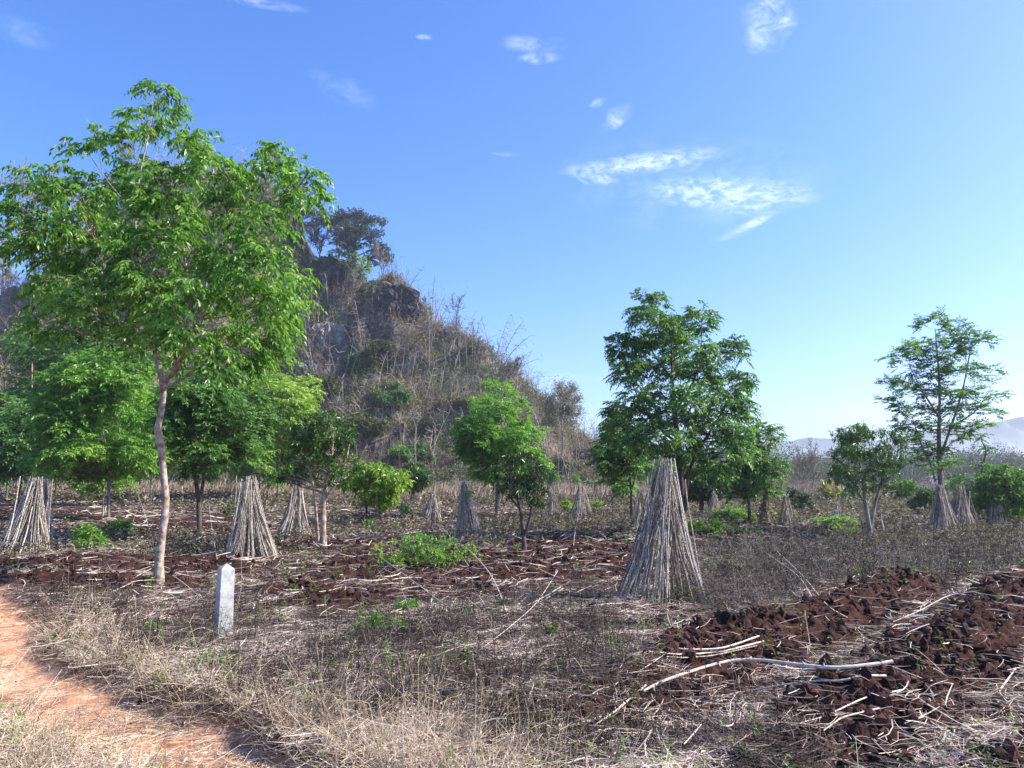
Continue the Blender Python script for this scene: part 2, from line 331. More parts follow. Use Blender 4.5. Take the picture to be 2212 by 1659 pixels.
ho = g.build('hill', mt); tag(ho, 'steep limestone hill covered in dry scrub rising behind the field', 'hill', kind='structure')
rockmat = bpy.data.materials['hill_rock']
M['dark_rock'] = rndmat('dark_rock', [(.012, .011, .012), (.03, .028, .029), (.06, .056, .055), (.13, .12, .115)], .9, .9, .7)
M['pale_rock'] = rndmat('pale_rock', [(.05, .045, .042), (.16, .145, .135), (.28, .26, .24), (.4, .37, .35)], .9, .9, .5)

def hill_samples(N, x0=-75, x1=22, seed=1):
    r = np.random.RandomState(seed); X = []; 
    x = r.uniform(x0, x1, N*4); y = r.uniform(YF-1, YR+2, N*4); e = .6
    z = hsurf(x, y); gxs = (hsurf(x+e, y)-z)/e; gys = (hsurf(x, y+e)-z)/e
    w = np.sqrt(1+gxs**2+gys**2); ok = r.rand(N*4) < w/5
    x, y, z, gxs, gys = [a[ok][:N] for a in (x, y, z, gxs, gys)]
    nrm = unit(np.stack([-gxs, -gys, np.ones_like(x)], -1))
    return np.stack([x, y, z], -1), nrm, r
# dry scrub: tangled leafless twigs
P0, N0, r = hill_samples(62000, seed=2)
cl_ = fbm(P0[:, 0]*.16+3, P0[:, 2]*.16+P0[:, 1]*.1, 3)
keep = r.rand(len(P0)) < np.clip((cl_-.25)*3, .12, 1); P0 = P0[keep]; N0 = N0[keep]; cl_ = cl_[keep]
n_ = len(P0); L = r.uniform(.5, 2.4, n_)*(1+.5*(r.rand(n_) > .93)); d = unit(N0*.5+np.array([0, -.1, .8])+r.normal(0, .5, (n_, 3)))
dr = r.normal(0, .5, (n_, 3)); dr[:, 2] -= .55
t = np.linspace(0, 1, 5)[None, :, None]
PT = P0[:, None]-N0[:, None]*.2+d[:, None]*L[:, None, None]*t+dr[:, None]*L[:, None, None]*.6*t**2
a = Acc(); a.tubes(PT, (np.array([1, .9, .8, .6, .3])[None]*r.uniform(.014, .034, n_)[:, None]), 3, np.clip((cl_-.5)*2.2+r.normal(.5, .25, n_), 0, 1))
tag(a.build('hillside_scrub', M['scrub']), 'tangled grey brown leafless scrub and vines over the hillside', 'scrub', kind='stuff')
P0, N0, r = hill_samples(1500, seed=22); n_ = len(P0); d = unit(r.normal(0, .16, (n_, 3))+[.05, -.05, 1]); L = r.uniform(1.5, 5.5, n_); t = np.linspace(0, 1, 6)[None, :, None]
PT = P0[:, None]+d[:, None]*L[:, None, None]*t+r.normal(0, .35, (n_, 1, 3))*[1, 1, 0]*t**2*L[:, None, None]*.4
a = Acc(); rr_ = r.uniform(.025, .055, n_); cc_ = np.clip(r.normal(.6, .3, n_), 0, 1); a.tubes(PT, np.array([1, .9, .8, .65, .5, .3])[None]*rr_[:, None], 4, cc_)
i = np.repeat(np.arange(n_), 9); j = r.randint(2, 6, len(i)); sp_ = PT[i, j]; d2 = unit(r.normal(0, 1, (len(i), 3))*[1, 1, .5]+[0, 0, .7]); t3 = np.linspace(0, 1, 4)[None, :, None]
a.tubes(sp_[:, None]+d2[:, None]*t3*(L[i]*r.uniform(.1, .3, len(i)))[:, None, None], np.array([.022, .018, .015, .01])[None], 3, cc_[i]); tag(a.build('hillside_saplings', M['twig']), 'thin bare saplings and poles standing up through the hillside scrub', 'scrub', kind='stuff')
def leafstuff(name, mat, N, seed, cn, thr, size, label, **kw):
    P0, N0, r = hill_samples(N, seed=seed, **kw)
    cl_ = fbm(P0[:, 0]*.2+cn, P0[:, 2]*.2+P0[:, 1]*.1+cn, 4, .6); hrel = P0[:, 2]
    ok = cl_ > thr+sstep(4, 20, hrel)*.09-.06; P0 = P0[ok]; N0 = N0[ok]; n_ = len(P0)
    P0 = P0+N0*(r.rand(n_, 1)*1.1)*np.clip((cl_[ok]-thr)*12, .2, 1)[:, None]+r.normal(0, .1, (n_, 3))
    a = Acc(); a.leaves(P0, r.normal(0, 1, (n_, 3))+np.array([0, -.2, -.5]), N0+r.normal(0, .6, (n_, 3)), r.uniform(.6, 1.3, n_)*size, r.uniform(.3, .6, n_)*size, np.clip(r.normal(.45, .25, n_), 0, 1))
    tag(a.build(name, mat), label, 'undergrowth', kind='stuff')
leafstuff('hillside_undergrowth', M['leaf_olive'], 130000, 11, 3, .445, .30, 'olive green creepers and low bushes matted over the hill slope')
leafstuff('hillside_creepers', M['leaf_deep'], 90000, 12, 40, .53, .30, 'dark green creepers in the hollows of the hill slope')
leafstuff('hillside_dry_leaves', M['leaf_dry'], 60000, 13, 80, .55, .22, 'dry brown leaves caught in the hillside scrub')

# rock outcrops on the hill
def rock_mesh(a, c, sx_, sy_, sz_, seed, n=44):
    r = np.random.RandomState(seed); u = np.linspace(0, math.pi, n); v = np.linspace(0, 2*math.pi, n*2, endpoint=False); U, V_ = np.meshgrid(u, v, indexing='ij')
    X = np.sin(U)*np.cos(V_); Y = np.sin(U)*np.sin(V_); Zz = np.cos(U)
    q = lambda s: np.sign(s)*np.abs(s)**.85
    X, Y, Zz = q(X), q(Y), q(Zz)
    ds = 1+(fbm((X+Y*.5)*2.2+seed, (Y-X*.3)*2.2+Zz*.8, 4, .7)-.5)*1.15+(fbm(X*6+seed+Zz*2, Y*6-Zz*5, 4, .7)-.5)*.6
    P = np.stack([X*sx_*ds, Y*sy_*ds, Zz*sz_*(1+(ds-1)*.5)], -1)+np.array(c)
    K, N = U.shape; idx = np.arange(K*N).reshape(K, N); j = np.roll(idx, -1, 1)
    a.add(P, np.stack([idx[:-1], idx[1:], j[1:], j[:-1]], -1).reshape(-1, 4))
def on_hill(px, py):            # the hill point seen at (px, py)
    D = np.arange(YF-2, YR+8, .15); P = np.array([W(px, py, d) for d in D]); s = hsurf(P[:, 0], P[:, 1])
    k = np.argmax(s > P[:, 2]); 
    if s[k] <= P[k, 2]: k = len(D)-60; 
    return P[k]
for (px, py, w, h, lab) in [(648, 512, 13, 44, 'tall dark rock pinnacle near the hilltop beside the big tree crown'),
                            (712, 610, 34, 52, 'dark rock face below the lime green hilltop tree'),
                            (858, 662, 42, 40, 'dark rounded rock shoulder on the hill skyline'),
                            (716, 742, 34, 42, 'pale grey fractured rock face halfway down the hill'),
                            (668, 800, 20, 16, 'smooth pale boulder low on the hill behind the green trees'),
                            (450, 600, 30, 60, 'grey cliff face seen through the big tree crown'),
                            (735, 770, 22, 26, 'small grey rock ledge under the fractured rock face'),
                            (1262, 985, 26, 12, 'low reddish rock hump at the right foot of the hill')]:
    c = on_hill(px, py); k = PX(c[1]); a = Acc(); rock_mesh(a, c+np.array([0, -1.2, 0]), w*k, w*k*.8, h*k, int(px))
    mid = c.copy(); tag(a.build('rock_outcrop', M['dark_rock' if 'dark' in lab or 'reddish' in lab else 'pale_rock'], origin=mid), lab, 'rock')

# ------------------------------------------------------------------ bare and leafy trees
def grow(rs_, p, d, L, R, lev, maxlev, out, tips, spread=.6, up=.25, kids=(2, 4), shrink=.68):
    K = 5; pts = [p]; dd = d.copy()
    for i in range(K-1):
        dd = unit(dd+rs_.normal(0, .16, 3)+np.array([0, 0, up*.25])); pts.append(pts[-1]+dd*L/(K-1))
    R1 = R*(.62 if lev < maxlev else .3); out.append((np.array(pts), np.linspace(R, R1, K)))
    if lev >= maxlev: tips.append((pts[-1], dd)); return
    for k in range(rs_.randint(*kids)+1):
        f = 1 if k == 0 else rs_.uniform(.35, 1); q = pts[0]+(pts[-1]-pts[0])*0; i = min(int(f*(K-1)), K-1); q = pts[i]
        nd_ = unit(dd+rs_.normal(0, spread, 3)*(0.5 if k == 0 else 1)+np.array([0, 0, up]))
        grow(rs_, q, nd_, L*shrink*rs_.uniform(.75, 1.15), R1*(.9 if k == 0 else .65), lev+1, maxlev, out, tips, spread, up, kids, shrink)
def bare_tree(name, px, py_base, py_top, D, label, cat='bare tree', lean=0, seed=1, maxlev=5, mat='twig', leaf=None, nleaf=0, minr=.010, spread=.6, r0=.03, group=None, b=None, up=.25, kids=(2, 4), shrink=.68):
    r = np.random.RandomState(seed); B = W(px, py_base, D) if b is None else b
    H = (py_base-py_top)*PX(B[1]); e = empty(name, B, label, cat, group); outl = []; tips = []
    d0 = unit(np.array([lean, 0, 1.])); grow(r, np.zeros(3), d0, 1.0, r0, 0, maxlev, outl, tips, spread, up, kids, shrink)
    top = max(s[0][:, 2].max() for s in outl); k = H/top
    a = Acc(); PP = np.array([s[0] for s in outl])*k; PP[0, 0, 2] -= .3; RR = np.maximum(np.array([s[1] for s in outl])*k, minr)
    a.tubes(PP, RR, 5, np.clip(r.normal(.5, .15, len(PP)), 0, 1)); a.build('trunk', M[mat], e, smooth=True)
    if leaf:
        T = np.array([s[0] for s in tips])*k; i = r.randint(0, len(T), nleaf); ls = leafsz = .16*H/6
        Pn = T[i]+r.normal(0, H*.03, (nleaf, 3)); a = Acc()
        a.leaves(Pn, r.normal(0, 1, (nleaf, 3))+[0, 0, -.6], r.normal(0, .6, (nleaf, 3))+[0, 0, 1], r.uniform(.6, 1.2, nleaf)*ls, r.uniform(.3, .6, nleaf)*ls, np.clip(r.normal(.5, .25, nleaf), 0, 1))
        a.build('crown', M[leaf], e)
    return e

def subblobs(E, seed, n, f=.46):
    r = np.random.RandomState(seed); out = []
    for (cx, cy, rx, ry) in E:
        k = max(4, int(1.25*n*rx*ry/max(sum(e[2]*e[3] for e in E), 1)))
        for i in range(k):
            th = r.uniform(0, 2*math.pi); q = math.sqrt(r.uniform(0, 1))*.78
            ff = f*r.uniform(.7, 1.3); out.append((cx+q*rx*math.cos(th), cy+q*ry*math.sin(th), rx*ff*1.15, ry*ff*.8))
    return out
def tree(name, bpx, bpy, stems, blobs, label, cat='tree', leaf='leaf_deep', bark='bark_dark', lp=8, wr=.42, lai=3.2, style='pinnate', seed=1, depth=.8, group=None, droop=.6, D=None, npairs=5, shadeflat=1.0, minr=.004, rmid=.45, nvar=.42, cap=80000):
    """stems: list of polylines [(px,py,radius_m),...] from the bottom up; blobs: (cx,cy,rx,ry) leaf masses in photo pixels at the tree's distance"""
    r = np.random.RandomState(seed); B = base(bpx, bpy) if D is None else W(bpx, bpy, D)
    D = B[1]; k = PX(D); e = empty(name, B, label, cat, group); wood = Acc(); leafa = Acc()
    st = []
    for s in stems:
        off = np.cumsum(np.concatenate([[0], r.normal(0, .05*(len(st)+1)*min(1, D/12), len(s)-1)]))*min(1, len(st)); P = np.array([W(x, y, D+o_) for (x, y, _), o_ in zip(s, off)])
        if s is stems[0] or abs(s[0][1]-bpy) < 4: P[0, 2] = B[2]-.12
        Rr = np.array([q[2] for q in s]); n = 22; tt = np.linspace(0, 1, len(s)); ti = np.linspace(0, 1, n)
        def cr(v):
            v = np.vstack([2*v[0]-v[1], v, 2*v[-1]-v[-2]]); o = []
            for u in ti*(len(s)-1):
                i = min(int(u), len(s)-2); f = u-i; a, b, c, d = v[i:i+4]; o.append(.5*((2*b)+(c-a)*f+(2*a-5*b+4*c-d)*f*f+(3*b-3*c+d-a)*f**3))
            return np.array(o)
        PS = cr(P); RS = np.interp(ti, tt, Rr)*(1+.08*np.sin(ti*31+seed)+.05*r.normal(0, 1, n)*.6); st.append((PS, RS))
        if abs(s[0][1]-bpy) < 4: RS[0] *= 1.35; RS[1] *= 1.12
        wood.tubes(PS[None], RS[None], 10, np.array([.5]))
    allP = np.concatenate([s[0] for s in st]); allR = np.concatenate([s[1] for s in st])
    LB = []; tipsP = []; tipsD = []; tipC = []
    area = sum(math.pi*b[2]*b[3] for b in blobs)
    wp = lp*wr; nleaf = min(1.9*lai*area/(.5*lp*wp), cap); per = {'pinnate': 5*(2*npairs+1), 'mango': 11, 'broad': 7}[style]; nleaf *= .62 if style == 'mango' and D < 30 else 1; ntip = nleaf/per
    cxm = np.average([b[0] for b in blobs], weights=[b[2]*b[3] for b in blobs]); wmax = max(abs(b[0]-cxm)+b[2] for b in blobs)
    for b in blobs:
        cx, cy, rx, ry = b[:4]; room = math.sqrt(max(0, 1-((cx-cxm)/wmax)**2))*wmax*depth
        dy = (b[4] if len(b) > 4 else r.uniform(-1, 1)*room)*k
        C = W(cx, cy, D+dy)
        low = allP[:, 2] < C[2]-.05*rx*k; cand = np.where(low)[0] if low.any() else np.arange(len(allP))
        dist = np.linalg.norm(allP[cand]-(C-np.array([0, 0, .45*rx*k])), axis=1)+np.maximum(0, .12*0); i = cand[np.argmin(dist)]
        A_ = allP[i]; ra = min(allR[i]*.6, .035+.006*rx*k)
        mid = (A_+C)/2+np.array([0, 0, -.12*np.linalg.norm((C-A_)[:2])])+r.normal(0, .06, 3)*np.linalg.norm(C-A_)
        t = np.linspace(0, 1, 9)[:, None]; cur = (1-t)**2*A_+2*t*(1-t)*mid+t*t*C
        wood.tubes(cur[None], np.maximum(np.linspace(ra, ra*.35, 9), minr)[None], 5, np.array([.45]))
        nt = max(3, int(ntip*math.pi*rx*ry/area))
        dirs = unit(r.normal(0, 1, (nt, 3))); q = r.uniform(.25, 1, (nt, 1))**.55
        T = C+dirs*q*np.array([rx*k, min(rx, ry*1.6)*k, ry*k])
        j = r.randint(4, 9, nt); S0 = cur[j]; md = (S0+T)/2+np.array([0, 0, .10])*np.linalg.norm(T-S0, axis=1)[:, None]+r.normal(0, .05, (nt, 3))*k*rx*.3
        t = np.linspace(0, 1, 6)[None, :, None]; tw = (1-t)**2*S0[:, None]+2*t*(1-t)*md[:, None]+t*t*T[:, None]
        wood.tubes(tw, np.maximum(np.linspace(ra*.33, ra*.12, 6), minr)[None], 3, np.full(nt, .4))
        tipsP.append(T); tipsD.append(unit((T-S0)*np.array([1, 1, .5]))); tipC.append(np.full(nt, r.normal(0, .09)))
    T = np.concatenate(tipsP); Dn = np.concatenate(tipsD); tc_ = np.concatenate(tipC); nt = len(T); L = lp*k; Wd = L*wr
    if style == 'pinnate':
        nf = 5; fr = np.repeat(np.arange(nt), nf); n = len(fr)
        d = unit(Dn[fr]*.7+r.normal(0, .75, (n, 3))*np.array([1, 1, .45])+[0, 0, .12]); fl = L*(npairs*.55)*r.uniform(.7, 1.25, n)
        side = unit(np.cross(d, [0, 0, 1.])); P0 = T[fr]+r.normal(0, L*.3, (n, 3)); cf = tc_[fr]+r.normal(.5, .12, n)
        for q in range(1, 2*npairs+2):
            tt = (1 if q == 2*npairs+1 else (.25+.75*((q-1)//2)/npairs)); sg = 0 if q == 2*npairs+1 else (1 if q % 2 else -1)
            Pq = P0+d*fl[:, None]*tt+np.array([0, 0, -1])*(droop*.55*fl*tt**2)[:, None]
            dq = side*sg*.75+d*.5+np.array([0, 0, -1])*(droop*r.uniform(.4, 1.3, n))[:, None]+r.normal(0, .12, (n, 3))
            nq = np.array([0, 0, 1.])*shadeflat+side*sg*-.3+r.normal(0, nvar, (n, 3))
            leafa.leaves(Pq, dq, nq, L*r.uniform(.75, 1.2, n), Wd*r.uniform(.8, 1.15, n), np.clip(cf+r.normal(0, .2, n), 0, 1), fold=.06)
    else:
        nl = per; fr = np.repeat(np.arange(nt), nl); n = len(fr); d = unit(Dn[fr]*.35+r.normal(0, .8, (n, 3))+np.array([0, 0, -droop*.6+.15]))
        d[:, 2] -= droop*r.uniform(0, .5, n); d = unit(d)
        leafa.leaves(T[fr]+r.normal(0, L*.18, (n, 3)), d, np.array([0, 0, 1.])+r.normal(0, .4, (n, 3)), L*r.uniform(.65, 1.2, n), Wd*r.uniform(.75, 1.2, n), np.clip(tc_[fr]+r.normal(.48, .2, n), 0, 1), fold=.08)
    wood.build('trunk', M[bark], e, origin=B, smooth=True); leafa.build('crown', M[leaf], e, origin=B)
    return e

# --- the big tree by the track
big_bl = [(318, 185, 34, 18), (345, 200, 22, 12), (372, 225, 34, 22), (300, 245, 30, 12), (350, 262, 48, 26), (235, 290, 50, 22), (180, 312, 32, 12), (285, 295, 30, 26), (405, 300, 42, 40),
          (440, 335, 50, 40), (470, 375, 50, 42), (585, 335, 40, 24), (620, 350, 46, 30), (650, 385, 34, 40), (672, 415, 26, 34), (575, 375, 45, 36), (600, 425, 60, 42),
          (130, 372, 45, 20), (60, 385, 45, 18), (95, 410, 50, 30), (40, 470, 42, 32), (90, 495, 70, 42), (60, 540, 60, 30), (130, 540, 60, 36), (170, 430, 60, 40), (230, 400, 60, 42), (300, 370, 60, 40),
          (360, 400, 60, 42), (250, 470, 80, 50), (340, 470, 80, 55), (430, 450, 70, 50), (520, 450, 60, 48), (560, 500, 60, 45), (180, 500, 70, 40), (150, 600, 60, 34), (230, 560, 80, 48), (320, 560, 80, 55), (410, 545, 70, 55),
          (500, 540, 65, 50), (570, 570, 60, 40), (610, 590, 50, 32), (180, 650, 60, 34), (110, 650, 50, 26), (260, 640, 70, 42), (350, 640, 70, 42), (440, 630, 60, 45), (520, 630, 60, 42), (590, 650, 50, 36), (130, 700, 60, 30), (210, 705, 55, 30),
          (300, 710, 50, 26), (395, 710, 50, 28), (500, 700, 60, 36), (560, 720, 55, 36), (600, 740, 36, 44), (520, 765, 45, 32), (420, 740, 30, 22), (330, 690, 40, 30), (410, 735, 34, 34), (470, 775, 40, 30), (545, 775, 40, 28), (625, 700, 26, 40), (600, 660, 40, 40), (640, 640, 24, 40), (385, 770, 24, 16)]
tree('broadleaf_tree', 343, 1262,
     [[(343, 1262, 0.0672), (345, 1190, 0.0615), (354, 1130, 0.0508), (358, 1080, 0.0525), (352, 1010, 0.0508), (346, 950, 0.0541), (340, 930, 0.0476), (350, 880, 0.0459), (353, 835, 0.0492), (345, 800, 0.0369), (330, 740, 0.0312), (318, 660, 0.0262), (300, 560, 0.0213), (290, 450, 0.0164), (310, 340, 0.0115), (330, 240, 0.0066), (322, 190, 0.0033)],
      [(353, 840, 0.0410), (375, 800, 0.0344), (398, 740, 0.0295), (430, 690, 0.0262), (470, 620, 0.0213), (510, 540, 0.0164), (560, 440, 0.0098), (600, 360, 0.0049)],
      [(398, 745, 0.0246), (410, 650, 0.0213), (400, 560, 0.0164), (390, 470, 0.0123), (400, 380, 0.0082), (380, 290, 0.0041)],
      [(322, 690, 0.0230), (270, 640, 0.0197), (200, 570, 0.0148), (130, 500, 0.0098), (70, 420, 0.0049)],
      [(430, 690, 0.0197), (500, 680, 0.0148), (570, 650, 0.0098), (610, 610, 0.0049)]],
     big_bl, 'tall broadleaf tree with a crooked pale trunk at the left beside the dirt track', leaf='leaf_big', bark='bark_pale', lp=14.5, wr=.42, lai=2.5, nvar=.6, seed=3, depth=.75, droop=1.0, npairs=5, cap=130000)

# --- trees on the left behind it
GT = 'green trees standing in the field'
tree('broadleaf_tree', 40, 1110, [[(40, 1110, .05), (44, 1040, .045), (50, 980, .03), (45, 900, .015)]], subblobs([(45, 930, 75, 70), (80, 1000, 55, 50), (10, 980, 50, 70), (30, 880, 50, 35)], 5, 26), 'dense green tree cut by the left edge behind the pale stook', leaf='leaf_deep', lp=7, seed=5, group=GT)
tree('broadleaf_tree', 234, 1122, [[(234, 1122, .055), (235, 1060, .045), (233, 990, .035), (215, 900, .02), (200, 830, .01)], [(236, 1060, .03), (255, 960, .03), (258, 920, .02), (262, 860, .01)]],
     subblobs([(200, 870, 110, 90), (140, 960, 75, 70), (290, 960, 60, 75), (210, 1000, 110, 55), (240, 800, 80, 50)], 6, 44), 'wide bright green tree between the left stooks and the crooked trunk', leaf='leaf_bright', bark='bark_grey', lp=8, seed=6, group=GT, lai=3.0)
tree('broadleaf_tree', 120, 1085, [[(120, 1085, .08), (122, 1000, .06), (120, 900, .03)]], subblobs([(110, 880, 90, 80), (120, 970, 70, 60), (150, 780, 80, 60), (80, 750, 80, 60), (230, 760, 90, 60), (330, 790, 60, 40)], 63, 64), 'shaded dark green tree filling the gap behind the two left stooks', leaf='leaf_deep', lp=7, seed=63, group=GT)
tree('broadleaf_tree', 222, 1116, [[(222, 1116, .04), (223, 1070, .035), (225, 1030, .025), (216, 960, .01)]], subblobs([(190, 1030, 50, 26), (245, 1035, 45, 24)], 16, 10), 'slim white stemmed tree just left of the wide bright green tree trunk', leaf='leaf_bright', bark='bark_pale', lp=7, seed=61, group=GT)
tree('broadleaf_tree', 432, 1168, [[(432, 1168, .07), (430, 1110, .062), (428, 1070, .06), (418, 1010, .04), (410, 930, .03), (400, 850, .012)], [(430, 1085, .045), (440, 1030, .038), (442, 940, .03), (470, 870, .012)]],
     subblobs([(440, 860, 90, 60), (470, 940, 85, 60), (400, 900, 60, 70), (520, 990, 50, 40), (540, 900, 50, 60), (430, 1000, 60, 45)], 7, 42), 'dark green tree with a forked trunk right of the crooked pale trunk', leaf='leaf_deep', bark='bark_dark', lp=8, seed=7, group=GT, lai=2.6)
tree('broadleaf_tree', 500, 1088, [[(500, 1088, .05), (500, 1040, .045), (506, 1005, .035), (515, 950, .02)]], subblobs([(520, 960, 60, 50), (495, 1000, 45, 28), (550, 1000, 40, 30)], 8, 16), 'slim pale trunked tree between the forked dark tree and the pointed stook', leaf='leaf_bright', bark='bark_pale', lp=6.5, seed=8, group=GT)
tree('broadleaf_tree', 600, 1085, [[(600, 1085, .07), (602, 1000, .055), (600, 900, .03), (610, 840, .012)]], subblobs([(610, 850, 70, 50), (585, 920, 70, 60), (650, 900, 45, 45), (560, 970, 60, 40), (630, 970, 50, 40)], 9, 34), 'light yellow green tree at the foot of the hill left of the mango tree', leaf='leaf_lime', bark='bark_grey', lp=7, seed=9, group=GT, lai=3)
tree('broadleaf_tree', 325, 1092, [[(325, 1092, .07), (326, 1010, .05), (322, 900, .02)]], subblobs([(320, 900, 60, 70), (300, 990, 50, 50), (360, 960, 40, 60)], 64, 34), 'fresh green tree directly behind the crooked pale trunk', leaf='leaf_bright', bark='bark_grey', lp=7.5, seed=64, group=GT)
tree('broadleaf_tree', 560, 1080, [[(560, 1080, .07), (562, 1010, .05), (560, 900, .02)]], subblobs([(550, 850, 60, 50), (560, 940, 60, 60), (520, 1000, 40, 36), (600, 1010, 40, 36)], 65, 34), 'fresh green tree filling the gap behind the tip of the pointed stook', leaf='leaf_bright', bark='bark_grey', lp=7, seed=65, group=GT)
tree('broadleaf_tree', 15, 1078, [[(15, 1078, .07), (16, 1000, .05), (14, 900, .02)]], subblobs([(15, 900, 50, 60), (20, 980, 50, 50), (60, 850, 40, 40)], 66, 28), 'bright green tree at the far left edge behind the dense tree', leaf='leaf_bright', bark='bark_grey', lp=7, seed=66, group=GT)
tree('teak_tree', 66, 1085, [[(66, 1085, .10), (66, 1000, .08), (68, 900, .07), (69, 800, .05), (70, 700, .03)], [(68, 790, .03), (55, 745, .02), (38, 715, .012)]],
     [(35, 712, 16, 10), (78, 712, 14, 10), (66, 745, 14, 8), (92, 750, 12, 8), (25, 760, 14, 7), (8, 800, 18, 20), (22, 830, 14, 12), (75, 770, 10, 6)], 'slender pale teak tree with a few drooping yellow leaves at the far left', leaf='leaf_yellow', bark='bark_pale', lp=13, wr=.6, lai=1.3, style='broad', seed=10, droop=1.2, minr=.02)
tree('mango_tree', 697, 1186, [[(699, 1186, .07), (698, 1120, .062), (700, 1070, .05), (715, 1000, .03), (720, 930, .012)], [(688, 1180, .04), (684, 1130, .035), (680, 1080, .03), (670, 1020, .02), (650, 960, .01)], [(699, 1080, .03), (740, 1020, .022), (755, 960, .01)]],
     subblobs([(700, 950, 80, 65), (640, 1010, 60, 50), (740, 1010, 45, 55), (665, 960, 50, 60), (700, 900, 45, 30)], 12, 70, .28), 'glossy mango tree with a thin white stem behind the pointed stook', leaf='leaf_mango', bark='bark_pale', lp=12, wr=.32, lai=2.0, style='mango', seed=12, droop=.5)
tree('mango_tree', 825, 1128, [[(825, 1128, .08), (822, 1090, .07), (818, 1050, .05), (815, 1020, .02)], [(795, 1125, .05), (790, 1085, .04), (785, 1040, .02)]],
     subblobs([(820, 1040, 58, 52), (775, 1040, 40, 40), (845, 1060, 30, 40), (810, 1085, 40, 20), (800, 1010, 40, 25)], 13, 34), 'rounded bright yellow green mango tree left of the small dark mango tree', leaf='leaf_lime', bark='bark_dark', lp=11, wr=.36, lai=3.0, style='mango', seed=13, droop=1.3)
tree('mango_tree', 888, 1092, [[(888, 1092, .07), (890, 1065, .06), (893, 1035, .03)]], subblobs([(898, 1030, 32, 30), (885, 1045, 20, 22), (915, 1020, 18, 18)], 14, 18), 'small dark green mango tree right of the bright rounded mango tree', leaf='leaf_mango', bark='bark_grey', lp=8, wr=.38, lai=3.4, style='mango', seed=14, droop=1)
tree('broadleaf_tree', 1073, 1118, [[(1073, 1118, .085), (1074, 1080, .075), (1078, 1020, .06), (1085, 950, .04), (1080, 870, .015)], [(1066, 1060, .03), (1062, 1020, .028), (1040, 960, .015)], [(1078, 1030, .03), (1105, 960, .025), (1125, 900, .01)]],
     subblobs([(1085, 865, 62, 44), (1135, 915, 42, 45), (1035, 920, 50, 45), (1085, 960, 90, 45), (1030, 975, 50, 40), (1060, 1015, 60, 36), (1120, 1000, 56, 40)], 15, 64, .36), 'bright green feathery tree in front of the right shoulder of the hill', leaf='leaf_bright', bark='bark_grey', lp=7, lai=3.0, seed=15, group=GT)
tree('mango_tree', 1133, 1192, [[(1134, 1192, .05), (1130, 1150, .045), (1124, 1100, .036), (1112, 1060, .02), (1100, 1020, .01)], [(1132, 1160, .03), (1145, 1115, .026), (1150, 1060, .018), (1150, 1000, .008)], [(1124, 1100, .024), (1090, 1060, .012)]],
     subblobs([(1125, 1000, 48, 34), (1090, 1030, 32, 35), (1160, 1040, 26, 45), (1125, 1050, 55, 35), (1165, 1080, 18, 20)], 17, 50, .3), 'young mango tree with narrow dark leaves and twin stems in the middle of the field', leaf='leaf_dark', bark='bark_dark', lp=14, wr=.2, lai=1.6, style='mango', seed=17, droop=1.1)
# --- right group
big_r = [(1385, 645, 20, 16), (1405, 655, 28, 18), (1385, 680, 26, 20), (1415, 690, 36, 22), (1505, 675, 30, 16), (1520, 700, 26, 22), (1470, 700, 36, 22), (1440, 710, 34, 24), (1345, 740, 32, 20), (1370, 745, 36, 24),
         (1330, 765, 22, 14), (1400, 735, 40, 26), (1460, 745, 44, 28), (1505, 745, 34, 26), (1585, 740, 24, 14), (1565, 760, 30, 18), (1595, 765, 20, 14), (1540, 780, 34, 18), (1360, 790, 36, 22), (1400, 790, 40, 26), (1450, 795, 44, 28), (1500, 800, 40, 28),
         (1345, 815, 24, 12), (1605, 815, 26, 20), (1580, 835, 36, 24), (1540, 840, 40, 26), (1490, 850, 40, 26), (1430, 850, 44, 26), (1380, 845, 36, 22), (1345, 880, 36, 22), (1320, 900, 24, 16), (1390, 890, 44, 26), (1450, 900, 44, 26), (1510, 900, 44, 28), (1570, 890, 40, 28), (1605, 880, 28, 22),
         (1350, 925, 40, 24), (1410, 935, 44, 24), (1470, 950, 40, 24), (1530, 945, 44, 26), (1580, 935, 40, 26), (1380, 960, 40, 22), (1560, 985, 44, 22), (1600, 970, 24, 20), (1500, 990, 44, 22), (1440, 985, 36, 18), (1540, 1015, 40, 18)]
tree('broadleaf_tree', 1477, 1160, [[(1477, 1160, .105), (1474, 1090, .095), (1468, 1020, .085), (1466, 960, .07), (1458, 890, .055), (1452, 810, .04), (1450, 730, .022), (1440, 690, .008)],
                                     [(1480, 1110, .05), (1484, 1040, .05), (1500, 990, .042), (1535, 930, .03), (1570, 870, .015), (1590, 800, .006)],
                                     [(1466, 960, .04), (1420, 920, .03), (1380, 860, .02), (1350, 790, .008)], [(1458, 890, .035), (1500, 820, .025), (1515, 740, .012), (1515, 690, .005)], [(1453, 820, .03), (1410, 760, .02), (1395, 690, .008)], [(1466, 970, .03), (1400, 960, .02), (1350, 935, .008)]],
     big_r, 'tallest dark green tree right of centre behind the largest stook', leaf='leaf_deep', bark='bark_dark', lp=8.5, lai=3.1, seed=20, depth=.8, cap=90000, droop=.8)
tree('broadleaf_tree', 1365, 1132, [[(1365, 1132, .06), (1364, 1080, .05), (1360, 1020, .04), (1350, 950, .02), (1340, 905, .01)], [(1364, 1060, .03), (1380, 1000, .025), (1385, 960, .01)]],
     subblobs([(1325, 970, 48, 50), (1370, 990, 40, 45), (1300, 1000, 30, 30), (1345, 1040, 30, 25), (1330, 920, 30, 25)], 21, 30), 'deep green tree touching the left side of the tallest right hand tree', leaf='leaf_deep', lp=7.5, seed=21, group=GT, lai=2.4)
